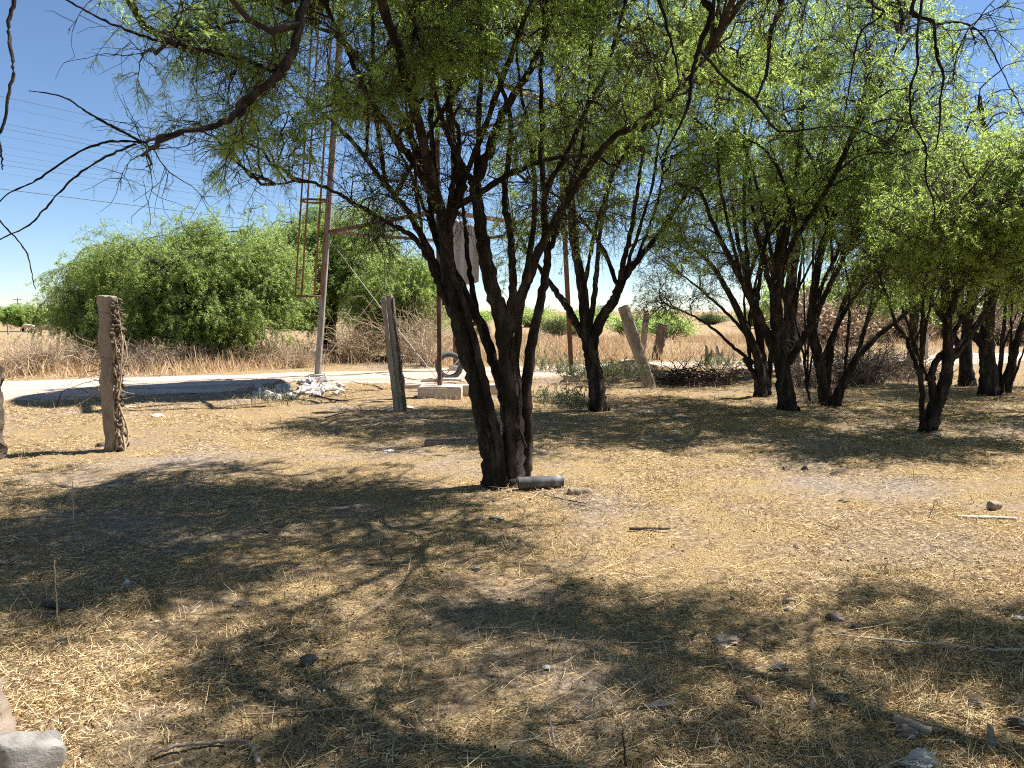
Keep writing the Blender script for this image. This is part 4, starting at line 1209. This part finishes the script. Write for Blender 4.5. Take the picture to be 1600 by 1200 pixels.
for dx in (.12, .26):
    link('ladder_rail', tube_mesh('ladder_rail', [lp(dx, .12, zb - .02), lp(dx, .12, 5.5), lp(dx, .12, HT + .9)], [.018] * 3, 6, 6), M['rust'], tw)
VV, QQ, off = [], [], 0
zr = np.arange(zb + .1, HT + .8, .3)
add(tubes(np.array([[lp(.12, .12, z), lp(.26, .12, z)] for z in zr]), np.full((len(zr), 2), .009), 5))
link('rung', npmesh('rung', np.vstack(VV), np.vstack(QQ), True), M['rust'], tw)
angs = np.linspace(R(60), R(390), 13)
for z in (zb, 4.06, 6.2, 8.3):
    pts = [lp(.28 * math.cos(t) * 1.0, .28 * math.sin(t), z) for t in angs]
    link('cage_hoop', tube_mesh('cage_hoop', pts, [.026] * 13, 30, 6), M['rust'], tw)
for t in np.linspace(R(75), R(375), 6):
    dx, dy = .28 * math.cos(t), .28 * math.sin(t)
    link('cage_bar', tube_mesh('cage_bar', [lp(dx, dy, zb), lp(dx, dy, 5.5), lp(dx, dy, HT + .6)], [.02] * 3, 5, 6), M['rust_light'], tw)
for z in (zb, 4.06, 6.2):
    bar('bracket', lp(.2, 0, z) + ctr, up(Dp, z), .06, .05, 'rust', tw, ctr)

# grey sheet hung on the tower
sp = P(729, 345, 13.9)
hx = .235
nu, nv = 13, 17
vs, fs = [], []
for jv in range(nv):
    for iu in range(nu):
        u = iu / (nu - 1) * 2 - 1; v = jv / (nv - 1)
        x = u * hx * (1 - .05 * v) - .012 * v
        z = -v * 1.12
        if v > .9: z += .05 * (max(u, 0) ** 3) * ((v - .9) / .1)
        if v < .15: z += (.10 * (-u) - .04) * (1 - v / .15)
        y = .02 * math.sin(u * 9) + .03 * v + .012 * math.sin(v * 7 + u * 3)
        vs.append((x, y, z))
for jv in range(nv - 1):
    for iu in range(nu - 1):
        fs.append((jv * nu + iu, jv * nu + iu + 1, (jv + 1) * nu + iu + 1, (jv + 1) * nu + iu))
me = bpy.data.meshes.new('metal_sheet'); me.from_pydata(vs, [], fs); me.update()
for p in me.polygons: p.use_smooth = True
sheet = link('metal_sheet', me, M['galv'], None, sp)
md = sheet.modifiers.new('thick', 'SOLIDIFY'); md.thickness = .006
tag(sheet, 'grey pinkish sheet hanging from the tower beam behind the central tree', 'sheet')

# low concrete curb beside the footing, and slabs
def slab(label, px, py, sx, sy, sz, rz, mat, seed, name='concrete_slab', cat='slab', sink=.05):
    b = G(px, py)
    o = link(name, box_mesh(name, sx, sy, sz, min(.018, sz * .2), .006, seed, -sink), M[mat], None, b)
    o.rotation_euler.z = rz
    return tag(o, label, cat)


slab('low pale concrete curb running right from the tower footing block', 742, 618, 1.2, .22, .26, .25, 'block', 701, 'concrete_curb', 'curb')
slab('flat pale slab lying behind the rusty front tower leg', 690, 596, .9, .35, .12, .1, 'block', 703)
slab('flat pale stone slab half buried right of the second post', 646, 606, .55, .35, .14, .1, 'block', 705)
slab('rough half buried concrete beam in the shade left of the central trunk', 705, 694, .62, .13, .12, .22, 'brownstone', 707, 'concrete_beam', 'beam')

# tyre leaning at the far footing
bm = bmesh.new()
prof = []
for k in range(14):
    t = k / 14 * 2 * math.pi
    prof.append((.265 + .075 * math.cos(t) * (1.0 if math.cos(t) > 0 else .8), .1 * math.copysign(abs(math.sin(t)) ** .7, math.sin(t))))
n = 44
vv = []
for i in range(n):
    a = i / n * 2 * math.pi
    for j, (r_, z_) in enumerate(prof):
        rr = r_ - (.010 if (i % 2 and r_ > .325) else 0)
        vv.append(bm.verts.new((rr * math.cos(a), z_, rr * math.sin(a))))
for i in range(n):
    for j in range(14):
        bm.faces.new((vv[i * 14 + j], vv[i * 14 + (j + 1) % 14], vv[((i + 1) % n) * 14 + (j + 1) % 14], vv[((i + 1) % n) * 14 + j]))
bmesh.ops.recalc_face_normals(bm, faces=bm.faces[:])
me = bpy.data.meshes.new('tyre'); bm.to_mesh(me); bm.free()
for p in me.polygons: p.use_smooth = True
b = G(702, 593)
ty = link('tyre', me, M['rubber'], None, b + np.array([0, 0, .325]))
ty.rotation_euler = (R(-8), 0, R(14))
tag(ty, 'old grey tyre standing upright behind the rusty front tower leg', 'tyre')


# ------------------------------------------------------------------ stones and litter
def rock_mesh(seed, s, sub=3, rough=.42):
    bm = bmesh.new()
    bmesh.ops.create_icosphere(bm, subdivisions=sub, radius=1)
    g = np.random.default_rng(seed)
    planes = norm(g.normal(size=(13, 3))); dd = .5 + .38 * g.random(13)
    for v in bm.verts:
        p = np.array(v.co)
        for pl, d in zip(planes, dd):
            k = p @ pl
            if k > d: p = p - pl * (k - d) * .93
        nn = (vnoise(p[0] * 2.5 + 9, p[1] * 2.5 + p[2] * 3.1, seed) - .5) * rough + (vnoise(p[0] * 7 + 3, p[1] * 7 + p[2] * 6.3, seed + 3) - .5) * rough * .45 + (vnoise(p[0] * 17 + 3, p[1] * 17 + p[2] * 15.3, seed + 5) - .5) * rough * .2
        p = p * (1 + float(nn))
        v.co = Vector((p[0] * s[0], p[1] * s[1], p[2] * s[2]))
    me = bpy.data.meshes.new('stone'); bm.to_mesh(me); bm.free()
    for p in me.polygons: p.use_smooth = True
    me.set_sharp_from_angle(angle=R(35))
    return me


def stone(label, px, py, s, mat, seed, name='stone', cat='stone', group=None, lift=.14, sub=4, rough=.42):
    b = G(px, py)
    o = link(name, rock_mesh(seed, s, sub, rough), M[mat], None, b + np.array([0, 0, s[2] * lift]))
    return tag(o, label, cat, group)


# rubble heap at the edge of the track
gr = np.random.default_rng(91)
rock_protos = [rock_mesh(800 + i, (.15, .13, .11), 3, .5) for i in range(6)]
for me in rock_protos: me.materials.append(M['stone'])
for i in range(78):
    u = gr.random(); px = 395 + 138 * u; py = 596 + 22 * gr.random() + (9 if u < .5 else 0)
    b = G(px, py)
    k = gr.uniform(.3, .95) ** 1.2 * (1.1 if 420 < px < 520 else .7)
    o = bpy.data.objects.new('stone', rock_protos[i % 6]); COL.objects.link(o)
    o.scale = (k * gr.uniform(.8, 1.4), k, k * gr.uniform(.7, 1.1))
    o.rotation_euler = (gr.uniform(-.4, .4), gr.uniform(-.4, .4), gr.uniform(0, 6.28))
    o.location = Vector(b + np.array([0, 0, .035 * k + (.05 * gr.random() if 450 < px < 515 else 0)]))
    tag(o, 'white rubble stone in the heap at the near edge of the dirt track', 'stone', 'rubble stones by the track')
slab('tilted grey concrete slab lying on the rubble heap', 497, 608, .75, .4, .08, .5, 'concrete', 709).rotation_euler = (R(22), R(-6), .5)
stone('broken white stone lying in the straw right of the vine covered post', 248, 650, (.11, .08, .035), 'white', 811)
stone('flat white stone beside the vine covered post on the shadow edge', 205, 637, (.13, .08, .03), 'white', 813)
stone('pale rock showing on the earth heap behind the leaning post', 978, 566, (.2, .14, .09), 'white', 815)
stone('crumbly dark clod at the left foot of the vine covered post', 157, 697, (.06, .05, .05), 'darkcrust', 817)
stone('small rocks heaped against the base of the second post on its right side', 640, 638, (.12, .09, .06), 'stone', 819)
stone('whitish chip at the left foot of the second post', 612, 640, (.08, .06, .05), 'white', 820)
stone('large smooth pale boulder cut off by the bottom left corner', 18, 1218, (.165, .15, .15), 'greystone', 821, 'boulder', 'boulder', rough=.16, lift=.45, sub=4)
stone('blackish fist sized rock in the straw at lower left', 480, 1040, (.048, .04, .037), 'darkstone', 823, lift=.75)
stone('whitish rough rock at the bottom edge, lower right', 1432, 1200, (.07, .055, .04), 'stone', 825, lift=.5, sub=5, rough=.95)
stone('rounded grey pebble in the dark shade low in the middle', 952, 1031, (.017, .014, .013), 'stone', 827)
stone('pale flat chip of stone lying in shade left of the round pebble', 854, 1044, (.02, .014, .006), 'white', 829, lift=1)
stone('dark brown stone half sunk near the bottom right edge', 1418, 1147, (.06, .04, .03), 'brownstone', 831)
stone('grey clod of earth in the shade right of the middle', 1305, 968, (.05, .04, .035), 'brownstone', 833)
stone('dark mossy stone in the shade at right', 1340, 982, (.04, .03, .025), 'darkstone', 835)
stone('grey stone at the far right bottom beside another', 1525, 1101, (.045, .04, .028), 'darkstone', 837)
stone('rounded dark stone cut by the right edge near the bottom', 1594, 1138, (.06, .05, .045), 'darkstone', 839)
stone('pale stone just inside the right edge near the bottom', 1588, 1097, (.02, .018, .016), 'stone', 841)
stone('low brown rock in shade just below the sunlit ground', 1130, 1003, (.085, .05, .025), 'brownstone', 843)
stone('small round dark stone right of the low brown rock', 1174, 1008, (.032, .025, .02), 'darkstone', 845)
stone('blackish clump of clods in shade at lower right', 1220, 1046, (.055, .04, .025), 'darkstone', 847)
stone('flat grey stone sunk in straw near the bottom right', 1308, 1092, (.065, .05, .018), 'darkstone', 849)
stone('dark brown clod on the sunlit straw', 1146, 1166 - 230, (.025, .02, .016), 'brownstone', 851)
stone('white broken stone at the right edge in straw', 1592, 967, (.035, .02, .016), 'white', 853)
stone('white crumpled chip beside dark clods on the right', 1234, 952, (.03, .018, .014), 'white', 855)
stone('dark porous clod next to the white crumpled chip', 1233, 939, (.04, .03, .022), 'brownstone', 857)
stone('grey brown stone left of centre in the dappled shade', 376, 945, (.06, .035, .025), 'brownstone', 859)
stone('small brown stone in dappled shade below the central trunk', 775, 812, (.055, .04, .035), 'brownstone', 861)
stone('pinkish stone on sunlit straw below the central tree', 746, 890, (.035, .03, .025), 'brownstone', 863)
stone('small whitish stone in the shade beside the concrete beam', 608, 706, (.08, .06, .035), 'white', 865)
stone('black clod in straw at far lower left', 95, 1006, (.05, .035, .025), 'darkstone', 867)
stone('whitish lump in straw among the left shade', 200, 911, (.035, .025, .02), 'white', 869)
stone('small dark dropping on sunlit straw at right', 1243, 855, (.025, .02, .018), 'darkstone', 871)
stone('small dark lump at the edge of the right hand shade', 1228, 734, (.05, .04, .035), 'darkcrust', 873)
stone('twin dark lump beside the other at the shade edge', 1257, 733, (.05, .04, .03), 'darkcrust', 875)
stone('dark tuft like clod alone on the sunlit straw at right', 1318, 783, (.05, .03, .025), 'cactus', 877)
stone('flat stones in a ring at the foot of the crooked tree', 1422, 682, (.12, .08, .03), 'brownstone', 879)
stone('flat stone right of the foot of the crooked tree', 1462, 680, (.09, .06, .03), 'brownstone', 881)

# pieces of wood
def log(label, px, py, seed, ln, r, yaw, mat='oldpost', name='wood_chunk', cat='wood', pitch=0., bendz=0.):
    b = G(px, py)
    d = np.array([math.cos(yaw), math.sin(yaw), pitch]) * ln / 2
    pts = [-d, np.array([0, 0, bendz]), d]
    me = tube_mesh(name, pts, [r, r * 1.1, r * .8], 14, 10, .1, seed)
    o = link(name, me, M[mat], None, b + np.array([0, 0, r * .8]))
    return tag(o, label, cat)


log('weathered chunk of dark wood lying in straw at lower right', 1172, 1102, 901, .125, .024, -.9, 'darkcrust')
log('flat brown piece of bark at the bottom right', 1425, 1140, 903, .13, .022, -.8, 'oldpost')
log('charred short branch lying in shade at the left', 96, 952, 905, .26, .022, -.35, 'darkcrust')
log('short pale grey stick standing out at the bottom right corner', 1548, 1165, 907, .16, .011, 1.1, 'oldpost', 'stick', 'stick', .4)
log('pale splinter of wood lying on the sunlit ground near the right edge', 1540, 811, 909, .45, .014, -.12, 'block', 'stick', 'stick')
log('dark stick lying on the ground right below the pipe', 1015, 828, 911, .3, .012, .02, 'darkcrust', 'stick', 'stick')
log('short pale piece of branch lying right of the pipe', 905, 772, 913, .2, .03, .25, 'oldpost', 'stick', 'stick')
log('rough grey wood block in the far right straw', 1555, 795, 915, .1, .035, .3, 'oldpost')
log('crumpled grey bark strip in the shade at lower right', 1030, 1106, 917, .13, .014, .2, 'greystone', 'bark_strip', 'bark')
log('pale dry leaf sheath lying below the grey bark strip', 1270, 1105, 919, .11, .014, 1.2, 'oldpost', 'bark_strip', 'bark')


def stick(label, pix, r0, r1, seed, mat='drybrush', lift=.015, rise=None, name='stick', cat='stick'):
    pts = []
    for i, p in enumerate(pix):
        w = G(p[0], p[1])
        w[2] += lift + (p[2] if len(p) > 2 else 0)
        pts.append(w)
    b = pts[0].copy()
    me = tube_mesh(name, [p - b for p in pts], np.linspace(r0, r1, len(pts)), 7 * len(pts), 7, .08, seed, .002)
    return tag(link(name, me, M[mat], None, b), label, cat)


stick('long thin pale stalk lying across the shade at the right edge', [(1285, 994), (1380, 1004), (1470, 1012), (1540, 1020), (1620, 1019)], .0035, .0075, 921, 'block')
stick('curved dry stick bending down at the bottom left', [(236, 1188), (275, 1174), (330, 1168), (378, 1166), (396, 1178), (404, 1199)], .006, .0085, 923, 'oldpost', .02)
stick('thin brown stick lying left of the curved one in straw', [(385, 1121), (430, 1120), (480, 1117), (530, 1112), (570, 1116)], .004, .003, 925)
stick('pale bent stalk standing up from the ground at bottom middle', [(868, 1170, 0), (862, 1160, .05), (855, 1150, .1), (850, 1152, .14)], .0055, .003, 927, 'block', .0)
stick('thin upright dead twig at the bottom right of the middle', [(978, 1198, 0), (975, 1195, .06), (972, 1190, .12)], .004, .0025, 929, 'twig', .0)
stick('thin brown stalk lying near the shade in the middle', [(800, 993), (840, 996), (880, 1003), (925, 1007)], .003, .003, 931)
stick('thin straw stalk standing upright at the left', [(116, 820, 0), (116, 815, .15), (116, 812, .3)], .004, .0025, 933, 'block', 0)
stick('thin upright dead weed stalk at far lower left', [(91, 980, 0), (90, 976, .16), (92, 974, .33)], .0035, .002, 935, 'drybrush', 0)
stick('curved fallen branch lying in the sun between the rubble and the second post', [(484, 621), (500, 622), (515, 626), (530, 628), (545, 629)], .02, .012, 937, 'twig', .03)
stick('long thin fallen branch lying left of the second post', [(508, 656), (525, 651), (545, 646)], .012, .008, 939, 'twig', .03)
stick('arching dead twig poking up by the vine covered post', [(88, 637, 0), (100, 634, .25), (125, 634, .28), (150, 640, .2), (170, 652, .1)], .008, .004, 941, 'twig', 0)
stick('dark thin twig lying in sunlit straw at the right', [(1278, 818), (1290, 824), (1305, 828), (1312, 824)], .004, .003, 943, 'twig')
stick('forked dead twig standing in straw near the right edge', [(1452, 808, 0), (1457, 806, .06), (1460, 805, .12), (1466, 805, .08), (1475, 806, .05)], .004, .002, 945, 'twig', 0)
stick('dry twig poking out from under the pipe', [(828, 781), (842, 772), (850, 765)], .008, .005, 947, 'oldpost', .01)
stick('thin dark root like twig below the pipe', [(850, 776), (880, 783), (915, 790)], .006, .004, 949, 'twig')
stick('pale straw stalk on sunlit ground below the central tree', [(732, 873), (752, 866), (770, 866)], .004, .003, 951, 'block')
stick('thin stalk in sunlit straw right of the middle', [(970, 894), (995, 902), (1020, 912)], .003, .0025, 953)

# pipe by the trunk
b = G(845, 762)
o = empty('pipe', b, 'short length of grey fibre cement pipe lying against the foot of the central tree', 'pipe')
me = bpy.data.meshes.new('barrel')
n = 28; ring = [(-.205, .044), (-.205, .054), (-.16, .056), (.12, .056), (.20, .056), (.205, .054), (.205, .044), (-.205, .044)]
vs = [(x, r * math.cos(2 * math.pi * i / n), r * math.sin(2 * math.pi * i / n)) for x, r in ring for i in range(n)]
fs = [(k * n + i, k * n + (i + 1) % n, (k + 1) * n + (i + 1) % n, (k + 1) * n + i) for k in range(len(ring) - 1) for i in range(n)]
me.from_pydata(vs, [], fs); me.update()
for p in me.polygons: p.use_smooth = True
me.set_sharp_from_angle(angle=R(40))
bp = link('barrel', me, M['pipe'], o); bp.location = (0, 0, .05); bp.rotation_euler = (0, R(-1.5), R(6))
me = lathe('collar', [(.056, -.004), (.059, -.002), (.059, .002), (.056, .004)], 28)
cl = link('collar', me, M['darkstone'], bp); cl.rotation_euler = (0, R(90), 0); cl.location = (-.07, 0, 0)

# weathered stump at the lower left edge
b = G(-32, 1150)
o = empty('tree_stump', b, 'grey weathered stump cut off by the left edge just above the boulder', 'stump')
link('trunk', tube_mesh('trunk', [(0, 0, -.05), (.0, 0, .12), (-.02, .01, .25), (-.03, .0, .36)], [.115, .085, .075, .065], 16, 12, .07, 55), M['oldpost'], o)
link('root', tube_mesh('root', [(.04, -.02, .06), (.09, -.05, .02), (.15, -.08, -.03)], [.03, .022, .01], 9, 8, .08, 57), M['oldpost'], o)

# ------------------------------------------------------------------ fallen leaves, bark bits and droppings as litter
g = np.random.default_rng(61)
n = 26000
x, y = scatter_wedge(n, 2.1, 16, g)
k = (g.random(n) < smooth(.4, .65, fbm(x * 1.1, y * 1.1, 63)) + .12) & offroad(x, y)
x, y = x[k], y[k]; n = len(x)
a = g.random(n) * 6.28
d = np.stack([np.cos(a), np.sin(a), g.normal(size=n) * .25], -1)
v, q = pinna_quads(np.stack([x, y, gz(x, y) + .008 + .01 * g.random(n)], -1), norm(d), .008 + .026 * g.random(n) ** 2.5, .006 + .010 * g.random(n), g)
M['litter'] = mat_island('litter', [(0, (.03, .02, .013)), (.45, (.09, .055, .032)), (.8, (.24, .165, .10)), (1, (.52, .44, .35))], .9)
tag(link('leaf_litter', npmesh('leaf_litter', v, q), M['litter']), 'scattered dead leaves and bark crumbs lying in the straw', 'litter', kind='stuff')

# ------------------------------------------------------------------ overhead lines
vp = np.array([(1526 - 800) / F, 1.0]); vp /= np.linalg.norm(vp)
lines = [(150, 11.5, .011, 'topmost thin overhead line above the left field'), (166, 11.2, .006, 'faint overhead line second from the top'), (192, 10.6, .009, 'overhead line third from the top, upper of a close pair'),
         (200, 10.4, .011, 'overhead line fourth from the top, lower of a close pair'), (212, 10.1, .007, 'faint overhead line in the middle of the bundle'), (228, 9.8, .006, 'faintest overhead line below the middle of the bundle'), (240, 9.5, .007, 'thin overhead line above the lowest close pair'),
         (249, 9.3, .007, 'overhead line, upper of the lowest close pair'), (257, 9.1, .010, 'overhead line, lower of the lowest close pair'), (270, 8.8, .005, 'hair thin overhead line under the bundle')]
for y0, z, r, lb in lines + [(295, 6.2, .013, 'lowest and thickest dark cable crossing the left sky alone')]:
    rr = ray(0, y0); k = (z - EYE) / rr[2]
    p = np.array([0, 0, EYE]) + rr * k
    pts = []
    for s in np.linspace(-40, 190, 24):
        ph = ((s + 18) % 80) / 80
        sag = 0 if y0 == 295 else .0
        pts.append(np.array([p[0] + vp[0] * s, p[1] + vp[1] * s, p[2] - sag]))
    b = pts[0].copy()
    tag(link('power_line', tube_mesh('power_line', [q_ - b for q_ in pts], [r] * len(pts), 60, 5), M['wire'], None, b), lb, 'power line', 'overhead lines crossing the left sky')

# far utility mast on the left horizon
b = np.array([-96., 150., float(gz(-96., 150.))])
o = empty('utility_pole', b, 'tiny far utility pole with crossarm rising above the left horizon', 'utility pole')
link('shaft', tube_mesh('shaft', [(0, 0, 0), (0, 0, 3), (0, 0, 5.6)], [.12, .1, .08], 8, 8), M['oldpost'], o)
for z in (5.0, 4.2):
    cr = link('crossarm', box_mesh('crossarm', 1.6, .1, .1, .02, 0, 0, z), M['oldpost'], o)


# ------------------------------------------------------------------ grazing animals in the far field
def animal(label, px, Yd, flip, mat, sc):
    x = (px - 800) / F * Yd / CP
    b = np.array([x, Yd, float(gz(x, Yd))])
    P_ = {'hip': (-.62, 0, 1.08, .27), 'rump': (-.82, 0, 1.0, .2), 'belly': (0, 0, .98, .33), 'chest': (.55, 0, 1.02, .29), 'with': (.75, 0, 1.1, .22), 'neck': (1.05, 0, .85, .15), 'poll': (1.28, 0, .52, .11), 'muz': (1.36, 0, .2, .06),
          'tail1': (-.98, 0, .95, .05), 'tail2': (-1.05, 0, .5, .04),
          'ear': (1.2, .1, .62, .03)}
    idx = {}; vs = []; rs = []
    for k, (a, c, d, r_) in P_.items():
        idx[k] = len(vs); vs.append((a * flip, c, d)); rs.append(r_)
    es = [('rump', 'hip'), ('hip', 'belly'), ('belly', 'chest'), ('chest', 'with'), ('with', 'neck'), ('neck', 'poll'), ('poll', 'muz'), ('rump', 'tail1'), ('tail1', 'tail2'), ('poll', 'ear')]
    E_ = [(idx[a], idx[c]) for a, c in es]
    for s in (1, -1):
        for nm, chain in (('f', [(.58, .16, .75, .11), (.56 + .05 * s, .17, .42, .06), (.55 + .06 * s, .17, .1, .045), (.59 + .06 * s, .17, .02, .05)]), ('h', [(-.68, .17, .8, .15), (-.6 + .08 * s, .18, .55, .08), (-.74 + .08 * s, .18, .34, .055), (-.7 + .08 * s, .18, .08, .045), (-.66 + .08 * s, .18, .02, .05)])):
            prev = idx['chest'] if nm == 'f' else idx['hip']
            for (a, c, d, r_) in chain:
                vs.append((a * flip, c * s, d)); rs.append(r_)
                E_.append((prev, len(vs) - 1)); prev = len(vs) - 1
    me = bpy.data.meshes.new('horse'); me.from_pydata(vs, E_, [])
    o = link('horse', me, M[mat], None, b)
    sk = o.modifiers.new('skin', 'SKIN'); sk.use_smooth_shade = True
    for v, r_ in zip(me.skin_vertices[0].data, rs): v.radius = (r_, r_)
    me.skin_vertices[0].data[idx['belly']].use_root = True
    o.modifiers.new('sub', 'SUBSURF').levels = 2
    o.modifiers['sub'].render_levels = 2
    o.scale = (sc, sc, sc)
    return tag(o, label, 'horse')


animal('pale horse grazing with lowered head right under the small far tree', 50, 103, -1, 'hide', .85)
animal('pale horse grazing at the left fringe of the broad spreading tree', 76, 88, -1, 'hide_brown', .95)

# ------------------------------------------------------------------ light, sky, camera
AZ, EL = R(25), R(57)          # sun to the right and a little ahead
sd = Vector((math.cos(AZ) * math.cos(EL), math.sin(AZ) * math.cos(EL), math.sin(EL)))
sun = bpy.data.lights.new('sun', 'SUN'); sun.energy = 5.0; sun.angle = R(.48); sun.color = (1, .98, .94)
so = bpy.data.objects.new('sun', sun); COL.objects.link(so)
so.rotation_euler = sd.to_track_quat('Z', 'Y').to_euler()
w = bpy.data.worlds.new('World'); S.world = w; w.use_nodes = True
nt = w.node_tree
sky = nt.nodes.new('ShaderNodeTexSky'); sky.sky_type = 'NISHITA'; sky.sun_disc = False
sky.sun_elevation = EL; sky.sun_rotation = math.pi / 2 - AZ
sky.altitude = 1500; sky.air_density = 1.0; sky.dust_density = 0.; sky.ozone_density = 5
bg = nt.nodes['Background']; bg.inputs[1].default_value = .064
nt.links.new(sky.outputs[0], bg.inputs[0])

cam = bpy.data.cameras.new('camera'); co = bpy.data.objects.new('camera', cam); COL.objects.link(co)
co.location = (0, 0, EYE); co.rotation_euler = (math.pi / 2 - PITCH, 0, 0)
cam.sensor_fit = 'HORIZONTAL'; cam.sensor_width = 36; cam.lens = 36 * F / 1600
cam.clip_start = .05; cam.clip_end = 5000
S.camera = co
S.view_settings.view_transform = 'Standard'; S.view_settings.look = 'None'
S.view_settings.exposure = 1.25; S.view_settings.gamma = 1
S.render.engine = 'CYCLES'
S.cycles.filter_width = 1.1; S.cycles.use_denoising = False; S.cycles.max_bounces = 10; S.cycles.diffuse_bounces = 5; S.cycles.transmission_bounces = 8; S.cycles.glossy_bounces = 2
